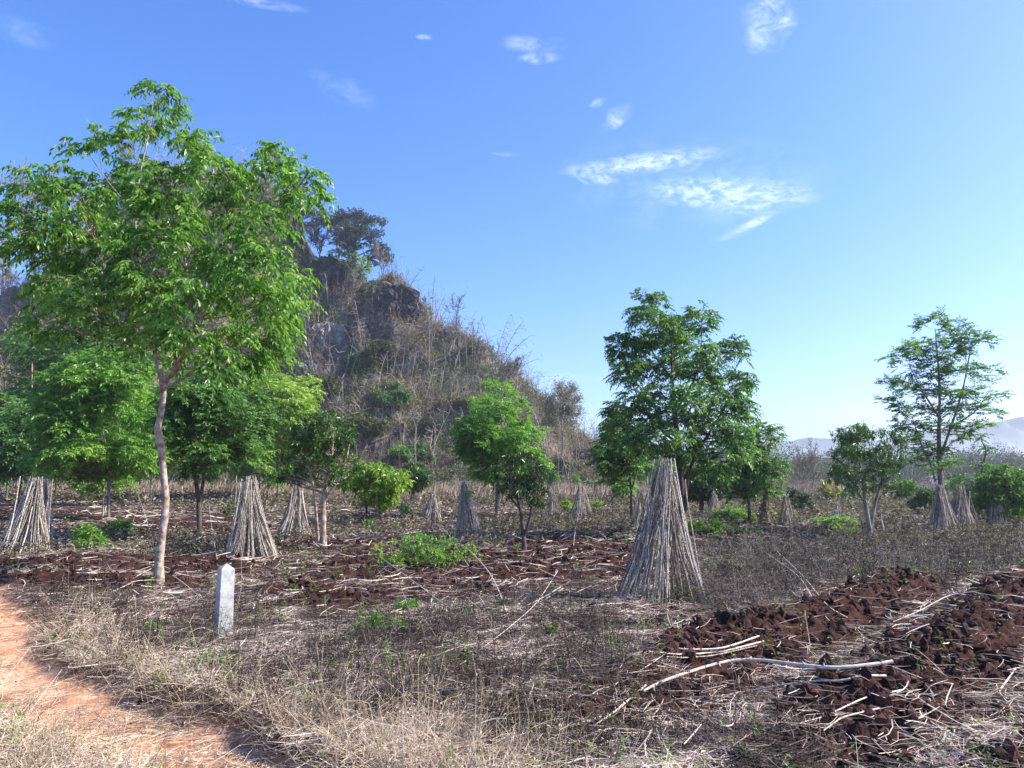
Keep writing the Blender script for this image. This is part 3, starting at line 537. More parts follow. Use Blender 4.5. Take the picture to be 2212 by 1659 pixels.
tree('broadleaf_tree', 1619, 1134, [[(1619, 1134, .06), (1618, 1090, .055), (1612, 1040, .045), (1615, 980, .03), (1640, 920, .012)], [(1616, 1060, .03), (1650, 1010, .02), (1665, 960, .008)]],
     subblobs([(1640, 935, 34, 34), (1650, 990, 36, 38), (1600, 1030, 42, 40), (1655, 1040, 32, 30), (1610, 980, 38, 40), (1590, 1060, 30, 25)], 22, 36), 'deep green tree right of the tallest tree with hazy woods beyond it', leaf='leaf_deep', lp=7.5, seed=22, group=GT, lai=2.7)
tree('broadleaf_tree', 1430, 1098, [[(1430, 1098, .06), (1430, 1040, .05), (1430, 980, .02)]], subblobs([(1425, 1000, 36, 26), (1440, 1030, 34, 24), (1405, 1020, 22, 18)], 23, 14), 'small bright green tree glimpsed behind the top of the largest stook', leaf='leaf_bright', lp=7, seed=23, group=GT)
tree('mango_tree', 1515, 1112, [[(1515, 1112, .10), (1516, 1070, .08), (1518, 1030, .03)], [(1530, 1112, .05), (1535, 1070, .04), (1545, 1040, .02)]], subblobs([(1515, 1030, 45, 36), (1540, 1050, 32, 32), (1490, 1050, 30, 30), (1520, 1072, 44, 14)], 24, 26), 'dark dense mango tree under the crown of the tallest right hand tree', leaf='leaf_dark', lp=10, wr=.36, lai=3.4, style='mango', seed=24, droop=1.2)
tree('mango_tree', 1883, 1186, [[(1883, 1186, .05), (1878, 1140, .046), (1870, 1090, .04), (1862, 1030, .025), (1850, 950, .01)], [(1880, 1150, .035), (1890, 1090, .034), (1905, 1040, .022), (1925, 980, .01)], [(1872, 1095, .024), (1840, 1040, .016), (1815, 990, .008)], [(1900, 1050, .02), (1960, 1000, .008)]],
     subblobs([(1865, 950, 74, 48), (1925, 960, 46, 44), (1820, 985, 46, 40), (1870, 1010, 90, 36), (1905, 1045, 70, 30), (1830, 1035, 44, 30)], 25, 80, .26), 'mango tree with an open rounded crown left of the tall tree on the right', leaf='leaf_mango', bark='bark_grey', lp=11, wr=.24, lai=1.5, style='mango', seed=25, droop=.9)
r_t = [(1995, 700, 22, 12), (2030, 690, 30, 12), (2065, 705, 34, 16), (2100, 735, 40, 14), (2125, 735, 22, 10), (2000, 740, 38, 18), (1960, 752, 34, 14), (1935, 770, 20, 12), (2040, 760, 44, 18), (2085, 750, 34, 16), (1965, 790, 36, 16), (2010, 800, 40, 18), (2060, 800, 40, 16), (2100, 800, 22, 10), (2135, 795, 16, 10), (2145, 815, 20, 10),
       (1930, 825, 26, 10), (1960, 835, 34, 14), (2005, 840, 40, 16), (2055, 845, 40, 16), (2095, 845, 30, 14), (2140, 850, 24, 12), (1925, 860, 24, 12), (1950, 880, 32, 14), (1995, 885, 36, 14), (2045, 885, 36, 16), (2095, 885, 36, 14), (2135, 885, 24, 10), (1955, 915, 30, 14), (1990, 925, 34, 14), (2035, 925, 30, 14), (2080, 920, 30, 14), (2115, 925, 26, 10),
       (1960, 950, 26, 12), (1995, 960, 28, 12), (2030, 975, 26, 12), (2060, 950, 24, 10), (1990, 995, 24, 12), (2035, 1005, 26, 14), (1975, 975, 20, 8), (2060, 990, 14, 8)]
tree('broadleaf_tree', 2033, 1150, [[(2033, 1150, .085), (2034, 1080, .075), (2030, 1010, .065), (2028, 930, .05), (2030, 850, .035), (2025, 770, .02), (2020, 710, .008)], [(2020, 1040, .03), (2012, 1010, .03), (1990, 960, .02), (1970, 900, .008)],
                                     [(2030, 990, .035), (2055, 920, .03), (2080, 840, .022), (2095, 760, .012), (2100, 730, .005)], [(2055, 920, .02), (2105, 890, .016), (2140, 840, .006)], [(2028, 900, .03), (1990, 840, .02), (1960, 780, .006)]],
     r_t, 'tall slender tree with layered leaf pads behind the right hand stooks', leaf='leaf_deep', bark='bark_grey', lp=7, lai=2.6, seed=31, depth=.7, droop=.2)
tree('mango_tree', 2160, 1142, [[(2162, 1142, .08), (2160, 1100, .06), (2165, 1050, .02)]], subblobs([(2165, 1050, 58, 45), (2205, 1060, 40, 50), (2130, 1080, 34, 40), (2180, 1100, 50, 25)], 27, 34), 'broad dark mango tree cut by the right edge behind the last stook', leaf='leaf_deep', lp=9, wr=.4, lai=3, style='mango', seed=27, droop=.8)
tree('mango_tree', 2085, 1135, [[(2085, 1135, .05), (2085, 1100, .04), (2088, 1070, .02)]], subblobs([(2085, 1080, 30, 36), (2110, 1110, 24, 30), (2070, 1110, 20, 24)], 28, 18), 'pale green mango bush between the leaning stooks on the right', leaf='leaf_dull', lp=8, wr=.45, lai=3, style='mango', seed=28)
tree('mango_tree', 2000, 1112, [[(2000, 1112, .06), (2000, 1085, .05), (2000, 1065, .02)]], subblobs([(1998, 1080, 28, 22), (1980, 1090, 16, 14), (2010, 1066, 24, 14)], 29, 14), 'low dark mango tree left of the twin stooks on the right', leaf='leaf_mango', lp=7, wr=.4, lai=3.5, style='mango', seed=29)
tree('pruned_tree', 2118, 1110, [[(2118, 1110, .05), (2116, 1060, .045), (2122, 1010, .04), (2130, 975, .034), (2122, 955, .02), (2118, 940, .01)], [(2128, 985, .02), (2145, 972, .008)], [(2122, 1015, .02), (2100, 1008, .008)]],
     [(2120, 942, 14, 6), (2143, 968, 12, 5), (2105, 1002, 16, 8), (2140, 1005, 10, 5), (2075, 1030, 24, 8), (2100, 1040, 26, 9)], 'small crooked pruned tree with tufts of leaves near the right edge', leaf='leaf_deep', lp=6.5, lai=2.2, seed=30)
tree('mango_tree', 1729, 1128, [[(1729, 1128, .035), (1728, 1105, .03), (1730, 1075, .012)]], subblobs([(1728, 1072, 28, 22), (1712, 1062, 16, 14), (1742, 1088, 16, 14)], 31, 14), 'small round green tree left of the bare hazy tree', leaf='leaf_dull', lp=7, wr=.45, lai=2.6, style='mango', seed=31, bark='bark_grey')
tree('sapling', 1788, 1118, [[(1788, 1118, .02), (1787, 1080, .016), (1786, 1050, .008)]], subblobs([(1786, 1062, 20, 16), (1795, 1045, 14, 12)], 32, 7), 'thin young tree with a few large yellowing leaves left of the open mango tree', leaf='leaf_yellow', lp=9, wr=.6, lai=1.8, style='broad', seed=32, bark='bark_grey')
tree('mango_tree', 1288, 1068, [[(1288, 1068, .08), (1288, 1050, .06), (1288, 1040, .03)]], subblobs([(1288, 1042, 22, 14)], 33, 8), 'tiny round dark mango tree on the far side of the field', leaf='leaf_mango', lp=6, wr=.45, lai=3.5, style='mango', seed=33)
tree('sapling', 1244, 1062, [[(1244, 1062, .04), (1244, 1050, .03), (1244, 1042, .02)]], [(1244, 1046, 9, 12), (1246, 1036, 6, 8)], 'tiny bright green sapling at the foot of the hill', leaf='leaf_bright', lp=6, wr=.45, lai=3.5, style='mango', seed=34)
tree('mango_tree', 1192, 1068, [[(1192, 1068, .07), (1192, 1050, .06), (1190, 1030, .03)]], subblobs([(1190, 1030, 18, 22), (1183, 1018, 12, 10)], 35, 8), 'small dark tree at the foot of the hill right of the feathery green tree', leaf='leaf_deep', lp=6, wr=.45, lai=3.2, style='mango', seed=35)
tree('broadleaf_tree', 1345, 1090, [[(1345, 1090, .05), (1345, 1070, .04), (1343, 1045, .02)]], subblobs([(1340, 1048, 26, 22), (1355, 1060, 18, 16)], 36, 10), 'small bushy green tree left of the largest stook top', leaf='leaf_bright', lp=6.5, seed=36, lai=2.4)

for i, (x, yb, rx, ry, lf, lab) in enumerate([(1660, 1085, 26, 20, 'leaf_dull', 'dull green bush beyond the deep green tree on the right'), (1690, 1072, 20, 14, 'leaf_olive', 'olive bush under the wispy bare tree'), (1945, 1095, 26, 26, 'leaf_deep', 'green bush just right of the open mango tree crown'), (1790, 1090, 24, 18, 'leaf_dull', 'dull bush behind the thin yellowing young tree'),
                                           (1835, 1090, 26, 22, 'leaf_mango', 'dark bush seen between the mango tree stems'), (2060, 1080, 24, 24, 'leaf_bright', 'light green bush behind the leaning stook pair'), (2130, 1062, 24, 16, 'leaf_dull', 'dull bush at the foot of the pruned tree'), (1965, 1070, 22, 16, 'leaf_bright', 'light green bush above the low dark mango tree'), (1905, 1080, 24, 18, 'leaf_olive', 'olive bush behind the right side of the open mango tree'), (2200, 1130, 26, 18, 'leaf_bright', 'light green bush low at the right edge')]):
    tree('bush', x, yb, [[(x, yb, .04), (x, yb-ry, .03), (x+2, yb-1.5*ry, .012)]], subblobs([(x, yb-ry*1.1, rx, ry)], 140+i, 14, .34), lab, cat='bush', leaf=lf, lp=6.5, wr=.45, lai=2.2, style='broad', seed=140+i, group='green bushes at the back of the field', minr=.006)
# dry leafy tree right of the hill foot
for (x, yb, yt, D, sd_, lab, lf, nl) in [(1212, 985, 822, 95, 3, 'half bare yellowing tree on the low ridge right of the feathery green tree', 'leaf_dry', 5200), (1175, 960, 850, 100, 8, 'dusty olive tree on the low ridge just right of the feathery green tree', 'leaf_olive', 6500)]:
    bare_tree('dry_tree', x, yb, yt, D, lab, seed=sd_, leaf=lf, nleaf=nl, spread=.65, minr=.02)
def hill_bare(px, pyb, pyt, lab, seed, **kw):
    b = on_hill(px, pyb); b[2] = hsurf(b[:1], b[1:2])[0]; return bare_tree('bare_tree', px, pyb, pyt, None, lab, seed=seed, b=b, **{**dict(minr=.028, maxlev=5), **kw})
hill_bare(990, 752, 628, 'spreading bare tree standing out on the skyline right of the hill', 47, spread=.85, up=.16, leaf='leaf_bright', nleaf=120, maxlev=5, kids=(2, 4), r0=.05, mat='bark_dark', minr=.02, shrink=.74)
hill_bare(738, 680, 560, 'pale bare tree on the hillside below the lime green tree', 42, mat='twig')
hill_bare(690, 580, 470, 'thin bare tree beside the dark rock pinnacle', 43, mat='bark_dark', r0=.05)
hill_bare(830, 610, 510, 'wispy bare tree overhanging the skyline under the hilltop tree', 44)
for i, (x, yb, yt, lab) in enumerate([(40, 640, 520, 'bare tree on the far left skyline, nearest the photo edge'), (75, 630, 350, 'tall bare tree rising over the left skyline behind the crown'), (115, 620, 380, 'bare tree with upright twigs second along the left skyline'), (215, 520, 330, 'bare tree on the skyline left of the high cliff'), (300, 440, 300, 'tall wispy bare tree above the crown of the big tree'),
                                      (340, 430, 330, 'bare tree with fine twigs on the cliff top behind the crown'), (520, 400, 340, 'low bare tree on the cliff edge between two crown lobes'), (5, 640, 400, 'bare tree half cut by the left edge of the picture')]):
    hill_bare(x, yb, yt, lab, 50+i, mat='scrub' if i % 2 else 'twig', group='bare trees along the left skyline', leaf='leaf_dry', nleaf=500, kids=(2, 4))
hill_bare(960, 760, 690, 'low bare bush on the slope left of the spreading bare tree', 60)
hill_bare(1050, 800, 720, 'twiggy bare tree right of the spreading bare tree', 61, leaf='leaf_olive', nleaf=500)
hill_bare(920, 720, 640, 'fine twigged bare tree on the skyline right of the dark rock shoulder', 62)
hill_bare(800, 790, 690, 'bare tree in the middle of the scrubby slope', 63)
hill_bare(1100, 850, 770, 'twiggy bush at the root of the arching bamboo', 64, leaf='leaf_dry', nleaf=700)
def hill_tree(name, px, pyb, stems, blobs, lab, **kw):
    b = on_hill(px, pyb); return tree(name, px, pyb, stems, blobs, lab, D=b[1], **kw)
hill_tree('hilltop_tree', 755, 575, [[(755, 575, .25), (752, 530, .2), (745, 490, .14), (730, 465, .06)], [(753, 530, .12), (785, 495, .1), (810, 470, .04)], [(756, 560, .1), (800, 540, .08), (830, 525, .03)]],
          [(735, 470, 34, 16), (760, 462, 34, 14), (715, 485, 28, 18), (745, 500, 40, 16), (790, 475, 36, 14), (820, 478, 20, 12), (800, 505, 34, 14), (765, 525, 30, 20), (815, 535, 30, 16), (835, 550, 18, 22), (800, 560, 26, 18), (770, 490, 40, 20), (730, 520, 24, 20), (690, 470, 26, 18), (650, 455, 34, 20), (665, 490, 24, 16)],
          'dark umbrella shaped tree on the right shoulder of the hilltop', leaf='leaf_dull', lp=4.6, wr=.5, lai=1.0, style='broad', seed=70, minr=.045)
hill_tree('hilltop_tree', 742, 650, [[(742, 650, .2), (748, 610, .15), (750, 560, .06)], [(745, 625, .1), (775, 590, .05)]],
          [(740, 545, 34, 13), (765, 560, 30, 16), (785, 580, 18, 22), (715, 560, 22, 14), (750, 575, 36, 16), (775, 600, 22, 14), (790, 625, 16, 10)], 'lime green tree in fresh leaf below the umbrella shaped hilltop tree', leaf='leaf_lime', lp=5.5, wr=.5, lai=1.0, style='broad', seed=71, minr=.04)
for i, (x, y, rx, ry, lf, lab) in enumerate([(620, 560, 30, 50, 'leaf_olive', 'olive shrub climbing the cliff left of the rock pinnacle'), (818, 765, 30, 40, 'leaf_olive', 'green leafy bush in the middle of the dry slope'), (780, 790, 30, 32, 'leaf_deep', 'dark green bush left of the leafy bush on the slope'),
                                             (850, 850, 40, 26, 'leaf_deep', 'dark vine covered bush low on the hill above the mango trees'), (935, 915, 32, 20, 'leaf_dull', 'blue green bush low on the hill left of the feathery tree'), (920, 975, 34, 22, 'leaf_deep', 'dark leafy bush at the hill foot behind the small dark mango tree'),
                                             (870, 980, 30, 18, 'leaf_bright', 'light green bush at the hill foot right of the rounded mango tree'), (800, 920, 45, 30, 'leaf_olive', 'mossy green bush on the slope above the rounded mango tree'), (700, 830, 40, 26, 'leaf_olive', 'olive bush above the light yellow green tree'),
                                             (1000, 870, 30, 26, 'leaf_olive', 'dull bush on the slope left of the feathery tree top'), (1215, 1010, 34, 22, 'leaf_olive', 'olive bush on the low slope right of the feathery tree'), (640, 620, 22, 40, 'leaf_olive', 'hanging olive creeper bush on the cliff beside the crown'), (1010, 760, 22, 22, 'leaf_dull', 'leafy creeper below the spreading bare tree')]):
    hill_tree('hill_shrub', x, y+ry*.7, [[(x, y+ry*.7, .1), (x, y, .06), (x+2, y-ry*.5, .03)]], subblobs([(x, y, rx, ry)], 80+i, 12), lab, cat='shrub', leaf=lf, lp=5.5, wr=.5, lai=2.6, style='broad', seed=80+i, minr=.03, group='green shrubs on the hillside')
# bamboo
def bamboo(px, pyb, tops, lab, seed):
    b = on_hill(px, pyb) if px < 1300 else W(px, pyb, 100); D = b[1]; r = np.random.RandomState(seed); e = empty('bamboo_clump', b, lab, 'bamboo', 'bamboo clumps on the hill'); a = Acc(); lf = Acc()
    P = []
    for (tx, ty) in tops:
        B_ = b+np.array([r.uniform(-.8, .8), r.uniform(-.8, .8), -.5]); T = W(tx, ty, D); T[1] += r.uniform(-2, 2); mid = np.array([B_[0]*.75+T[0]*.25, B_[1], B_[2]*.3+T[2]*.7]); t = np.linspace(0, 1, 14)[:, None]
        P.append((1-t)**2*B_+2*t*(1-t)*mid+t*t*T)
    P = np.array(P); a.tubes(P, np.linspace(.055, .022, 14)[None], 5, r.uniform(.3, .8, len(P)))
    n = len(P)*26; i = r.randint(0, len(P), n); j = r.randint(4, 14, n); s = P[i, j]; d = unit(r.normal(0, 1, (n, 3))*[1, 1, .4]+[.2, 0, .1]); L = r.uniform(.4, 1.6, n)
    t = np.linspace(0, 1, 4)[None, :, None]; tw = s[:, None]+d[:, None]*L[:, None, None]*t+np.array([0, 0, -.35])*t**2*L[:, None, None]; a.tubes(tw, np.array([.02, .018, .014, .01])[None], 3, r.uniform(.3, .8, n))
    q = tw[:, -1][r.rand(n) < .5]; m_ = len(q); lf.leaves(q, r.normal(0, 1, (m_, 3))+[0, 0, -.8], r.normal(0, 1, (m_, 3)), np.full(m_, .34), np.full(m_, .1), r.rand(m_))
    a.build('culms', M['twig'], e, origin=b); lf.build('leaves', M['leaf_olive'], e, origin=b)
bamboo(1070, 845, [(1130, 700), (1145, 730), (1105, 680), (1120, 745), (1160, 780), (1090, 720), (1165, 800), (1150, 755), (1075, 735)], 'arching bare bamboo clump leaning out over the right skyline', 1)
bamboo(930, 790, [(925, 630), (940, 600), (900, 650), (960, 640), (975, 660), (915, 690)], 'upright bamboo clump on the skyline left of the spreading bare tree', 2)
bamboo(1020, 830, [(1020, 700), (1035, 690), (1005, 720), (1050, 730), (1060, 760)], 'thin bamboo clump below the spreading bare tree', 3)
bamboo(775, 800, [(755, 660), (770, 655), (790, 690), (738, 700)], 'pale straight bamboo poles in the middle of the slope', 4)
bamboo(860, 800, [(850, 690), (880, 680), (900, 700), (870, 720), (840, 710)], 'sparse bamboo clump below the dark rock shoulder', 5)

# bare hazy trees right, far woods
for i, (x, yb, yt, D, lab, rad0) in enumerate([(1762, 1085, 945, 62, 'bare tree with a reddish trunk in the haze left of the open mango tree', .035), (1722, 1085, 960, 75, 'pale wispy bare tree left of the red trunked bare tree', .025), (1700, 1080, 985, 85, 'low grey bare tree in the haze beside the deep green tree', .025), (1800, 1080, 975, 90, 'faint bare tree just behind the left edge of the open mango tree', .025)]):
    bare_tree('bare_tree', x, yb, yt, D, lab, seed=90+i, mat='twig' if i else 'bark_grey', leaf='leaf_dry', nleaf=500, r0=rad0, minr=.012)
r = np.random.RandomState(5); a = Acc(); aw = Acc()
N = 420; tx = r.uniform(10, 190, N); ty = 118+r.uniform(0, 70, N)+r.uniform(0, 1, N); ht = r.uniform(3.5, 7.5, N)*np.where(r.rand(N) > .85, 1.35, 1)
for i in range(N):
    n = 420; c = np.array([tx[i], ty[i], ht[i]*.58]); d = unit(r.normal(0, 1, (n, 3)))*(r.rand(n, 1)**.4); p_ = c+d*np.array([2.6, 2.4, ht[i]*.45])
    a.leaves(p_, r.normal(0, 1, (n, 3)), r.normal(0, 1, (n, 3)), r.uniform(.2, .5, n), r.uniform(.1, .28, n), np.clip(r.normal(.4+.25*((i*7) % 5-2)/2, .2, n), 0, 1))
    k = 7; s = np.array([tx[i], ty[i], 0])+r.normal(0, .5, (k, 3))*[1, 1, 0]; t = np.linspace(0, 1, 4)[None, :, None]; ds = unit(r.normal(0, .25, (k, 3))+[0, 0, 1]); aw.tubes(s[:, None]+ds[:, None]*t*ht[i]*r.uniform(.7, 1.15, k)[:, None, None], np.array([.06, .05, .04, .02])[None], 3, r.rand(k))
tag(a.build('far_woods', M['leaf_dull']), 'hazy grey green line of woods beyond the field on the right', 'woods', kind='stuff'); tag(aw.build('far_woods_stems', M['twig']), 'bare grey stems of the hazy woods beyond the field', 'woods', kind='stuff')
# distant mountains
def ridge(D, pts, seed, name, lab, hw):
    xs = np.linspace(W(pts[0][0], 1000, D)[0], W(pts[-1][0], 1000, D)[0], 300); px = np.array([W(p_[0], p_[1], D)[0] for p_ in pts]); pz = np.array([W(p_[0], p_[1], D)[2] for p_ in pts])
    z = np.interp(xs, px, pz); z = z*(1+(fbm(xs*.012+seed, xs*0, 5)-.5)*.1); yy = np.linspace(-1, 1, 41)
    X, Yq = np.meshgrid(xs, yy); Zq = z[None]*(1-np.abs(Yq)**1.3)*(.8+.4*fbm(X*.03+seed, Yq*6+3, 4)); Zq = np.where(np.abs(Yq) < .02, z[None], np.minimum(Zq, z[None]))-2
    K, N = X.shape; idx = np.arange(K*N).reshape(K, N); a = Acc(); a.add(np.stack([X, D+Yq*hw, Zq], -1), np.stack([idx[:-1, :-1], idx[:-1, 1:], idx[1:, 1:], idx[1:, :-1]], -1).reshape(-1, 4), np.full(K*N, .4))
    tag(a.build(name, M['leaf_dull'], smooth=True), lab, 'mountains', kind='structure')
ridge(1700, [(1100, 1030), (1500, 1010), (1700, 985), (1850, 1000), (2000, 990), (2080, 968), (2150, 955), (2212, 958), (2500, 945), (3200, 980)], 3, 'mountains', 'pale blue wooded ridge in the haze on the right horizon', 140)
ridge(2400, [(900, 1030), (1300, 985), (1600, 965), (1750, 945), (1900, 950), (2050, 925), (2212, 900), (2600, 890), (3300, 960)], 8, 'mountains', 'faint far mountain range almost lost in haze on the right', 260)

# ------------------------------------------------------------------ stooks of cassava stalks
def stalkset(D, px0, px1, pyt, pyb, n, seed, kn=True):
    """poles leaning together; returns list of (points, radii) in world space"""
    r = np.random.RandomState(seed); c = base((px0+px1)/2, pyb-4); k = PX(c[1]); rad_ = (px1-px0)/2*k*1.14; H = (pyb-pyt)*k*.97; out = []
    topx = (r.normal(0, .2))*0
    n = int(n*1.3) if n != 78 else 100
    lx, ly = r.normal(0, .13, 2)*rad_; ex = r.uniform(.9, 1.1)
    for i in range(n):
        th = 2*math.pi*(i+r.uniform(-.3, .3))/n*1.0 if i < n*.75 else r.uniform(0, 2*math.pi); q = 1 if i < n*.75 else r.uniform(.5, .95)
        b_ = np.array([c[0]+math.cos(th)*rad_*q*r.uniform(.9, 1.04), c[1]+math.sin(th)*rad_*q*.9, 0]); b_[2] = c[2]-.03
        L = H*(1.12-.45*r.rand()**1.7); ph = th+r.uniform(-.5, .5); tr = rad_*(r.uniform(.02, .24) if r.rand() > .07 else r.uniform(.3, .6))
        t_ = np.array([c[0]+lx+math.cos(ph)*tr, c[1]+ly+math.sin(ph)*tr, c[2]+L]); mid = (b_*.5+t_*.5)+np.array([-math.cos(th), -math.sin(th), 0])*rad_*r.uniform(.04, .2)+r.normal(0, .018, 3)
        t = np.linspace(0, 1, 16)[:, None]; P = (1-t)**2*b_+2*t*(1-t)*mid+t*t*t_; P[:, :2] += (np.sin(t*r.uniform(3, 8)+r.uniform(0, 6, 2))-np.sin(r.uniform(0, 1)))*r.uniform(.004, .02); out.append((P, r.uniform(.0056, .0092)))
    return c, out
def stalk_mesh(a, P, R, r, knobs=True, rnd=.5, scale=1):
    K = len(P); a.tubes(P[None], (np.linspace(R, R*.78, K)*(1+.08*r.normal(0, 1, K)))[None], 6, np.array([rnd]))
    if knobs:      # leaf-scar nodes
        n = 24; t = np.sort(r.uniform(.04, .98, n)); i = (t*(K-1)).astype(int); p0 = P[i]+(P[np.minimum(i+1, K-1)]-P[i])*(t*(K-1)-i)[:, None]
        d = unit(r.normal(0, 1, (n, 3))*[1, 1, .15]+[0, 0, .35]); tt = np.linspace(0, 1, 3)[None, :, None]
        a.tubes(p0[:, None]+d[:, None]*tt*R*2.1, np.array([R*.75, R*.6, R*.3])[None], 4, np.full(n, min(1, rnd+.2)))
ST = [ # px0, px1, top, bottom, n, parts?, label
    (0, 98, 1050, 1203, 70, 1, 'pale sunlit cassava stalk stook at the left edge of the field'),
    (62, 114, 1052, 1176, 44, 1, 'shaded dark stook just behind the pale stook at the left edge'),
    (494, 594, 1050, 1212, 80, 1, 'tall pointed stook with a dark top behind the concrete post'),
    (598, 670, 1062, 1168, 60, 1, 'stook standing under the glossy mango tree'),
    (914, 952, 1070, 1128, 40, 0, 'small stook right of the dark mango tree, cut flat on top'),
    (974, 1000, 1037, 1065, 26, 0, 'farthest tiny stook against the dry grass at the foot of the hill'),
    (985, 1043, 1057, 1172, 60, 1, 'narrow stook with a green leaf on top behind the leafy shrubs'),
    (1176, 1213, 1068, 1121, 40, 0, 'small stook left of the one flanked by green bushes'),
    (1230, 1281, 1055, 1127, 46, 0, 'stook flanked by two light green bushes'),
    (1347, 1522, 1026, 1302, 78, 2, 'largest and nearest stook of knobbly grey cassava stalks'),
    (1362, 1412, 1068, 1150, 44, 0, 'stook half hidden behind the left side of the largest stook'),
    (1522, 1562, 1070, 1120, 34, 0, 'stook in the shade under the tallest right hand tree'),
    (1640, 1678, 1070, 1138, 40, 0, 'ragged leafy stook left of the stook with a bent stalk'),
    (1683, 1714, 1080, 1138, 36, 0, 'short stook with one bent stalk right of the ragged stook'),
    (1797, 1826, 1092, 1126, 28, 0, 'tiny stook behind the stem of the open mango tree'),
    (2006, 2084, 1062, 1168, 66, 1, 'front stook of the leaning pair under the tall slender tree'),
    (2045, 2122, 1060, 1157, 60, 1, 'rear stook of the leaning pair under the tall slender tree'),
    (2132, 2188, 1072, 1150, 50, 1, 'rightmost stook in front of the broad dark mango tree')]
for si, (x0, x1, yt, yb, n, parts, lab) in enumerate(ST):
    r = np.random.RandomState(300+si); c, sts = stalkset(None, x0, x1, yt, yb, n, 200+si); e = empty('cassava_stook', c, lab, 'stook', 'cassava stalk stooks in the field')
    rs_c = max(1, c[1]/14)
    if si == 9:
        for (ax, ay, bx, by, cx_, cy_) in [(1440, 1300, 1425, 1120, 1388, 1015), (1400, 1290, 1400, 1120, 1398, 1030), (1470, 1300, 1440, 1120, 1424, 1028), (1500, 1290, 1450, 1150, 1432, 1020), (1420, 1300, 1430, 1120, 1450, 1040), (1440, 1302, 1445, 1150, 1462, 1072)]:
            A_, B_, C_ = [W(*q, c[1]+r.uniform(-.25, .1)) for q in ((ax, ay), (bx, by), (cx_, cy_))]; t = np.linspace(0, 1, 16)[:, None]; A_[2] = c[2]-.02; sts.append(((1-t)**2*A_+2*t*(1-t)*B_+t*t*C_, .0105))
        sts = sts[-6:]+sts[:94]
    acc = Acc()
    for (P, R) in sts:
        a = Acc() if parts else acc
        stalk_mesh(a, P, R*(1.15 if rs_c > 1 else 1)*rs_c**.35, r, knobs=(parts == 2 or (parts == 1 and c[1] < 20)), rnd=np.clip(r.normal(.5, .2), .1, 1))
        if parts: a.build('stalk', M['stalk'], e, origin=c, smooth=True)
    if not parts: acc.build('stalk_bundle', M['stalk'], e, origin=c, smooth=True)
    if si in (6, 12):
        lf = Acc(); nL = 14 if si == 6 else 260; T_ = W((x0+x1)/2, yt+4, c[1]) if si == 6 else None
        Pn = (T_+r.normal(0, .06, (nL, 3))) if si == 6 else np.array([sts[i][0][r.randint(2, 15)] for i in r.randint(0, len(sts), nL)])+r.normal(0, .05, (nL, 3))
        lf.leaves(Pn, r.normal(0, 1, (nL, 3))+[0, 0, -.8], r.normal(0, 1, (nL, 3)), np.full(nL, .16), np.full(nL, .07), r.rand(nL)); lf.build('leaves', M['leaf_bright' if si == 6 else 'leaf_dry'], e, origin=c)

# ------------------------------------------------------------------ concrete marker post
c = base(481, 1384); c[2] -= .05; k = PX(c[1]); hw_ = 19*k/1.22; H = (1384-1236)*k+.05; e = empty('marker_post', c, 'short white concrete boundary post with a pyramid top', 'post')
mt, n, l = newmat('weathered_concrete'); o = nd(n, 'ShaderNodeOutputMaterial'); p = nd(n, 'ShaderNodeBsdfPrincipled'); p.inputs['Roughness'].default_value = .9; p.inputs['Specular IOR Level'].default_value = .2
tc = nd(n, 'ShaderNodeTexCoord'); cc = rmp(noise(9, 8, .7), [(.28, (.16, .15, .14)), (.42, (.36, .355, .34)), (.6, (.54, .54, .52))])
sp = nd(n, 'ShaderNodeSeparateXYZ'); l.new(tc.outputs['Object'], sp.inputs[0]); nm_ = nd(n, 'ShaderNodeMath', operation='MULTIPLY_ADD'); l.new(noise(16, 6, .8), nm_.inputs[0]); nm_.inputs[1].default_value = .9; l.new(sp.outputs[2], nm_.inputs[2])
dirt = ramp(n, [(.44, (1, 1, 1)), (.62, (0, 0, 0))]); l.new(nm_.outputs[0], dirt.inputs[0]); dc = nd(n, 'ShaderNodeRGB'); dc.outputs[0].default_value = (.13, .105, .085, 1)
df = nd(n, 'ShaderNodeMath', operation='MULTIPLY'); l.new(dirt.outputs[0], df.inputs[0]); df.inputs[1].default_value = .85
l.new(mixr(df.outputs[0], cc, dc.outputs[0]), p.inputs['Base Color'])
b_ = nd(n, 'ShaderNodeBump'); b_.inputs['Strength'].default_value = .5; b_.inputs['Distance'].default_value = .006; l.new(noise(40, 6, .7), b_.inputs['Height']); l.new(b_.outputs[0], p.inputs['Normal']); l.new(p.outputs[0], o.inputs[0])
import bmesh
bm = bmesh.new(); lv = []
for (z, s) in [(0, 1.0), (H-.012, .9), (H, .885)]: lv.append([bm.verts.new((sx_*hw_*s, sy_*hw_*s, z)) for sx_, sy_ in ((-1, -1), (1, -1), (1, 1), (-1, 1))])
top = bm.verts.new((0, 0, H+11*k))
for A_, B_ in zip(lv, lv[1:]):
    for i in range(4): bm.faces.new((A_[i], A_[(i+1) % 4], B_[(i+1) % 4], B_[i]))
for i in range(4): bm.faces.new((lv[-1][i], lv[-1][(i+1) % 4], top))
bm.faces.new(lv[0][::-1]); me = bpy.data.meshes.new('post_shaft'); bm.to_mesh(me); bm.free(); me.materials.append(mt)
po = bpy.data.objects.new('post_shaft', me); S.collection.objects.link(po); po.parent = e; e.rotation_euler = (rad(.3), rad(.2), rad(36))
bv = po.modifiers.new('bevel', 'BEVEL'); bv.width = .006; bv.segments = 2

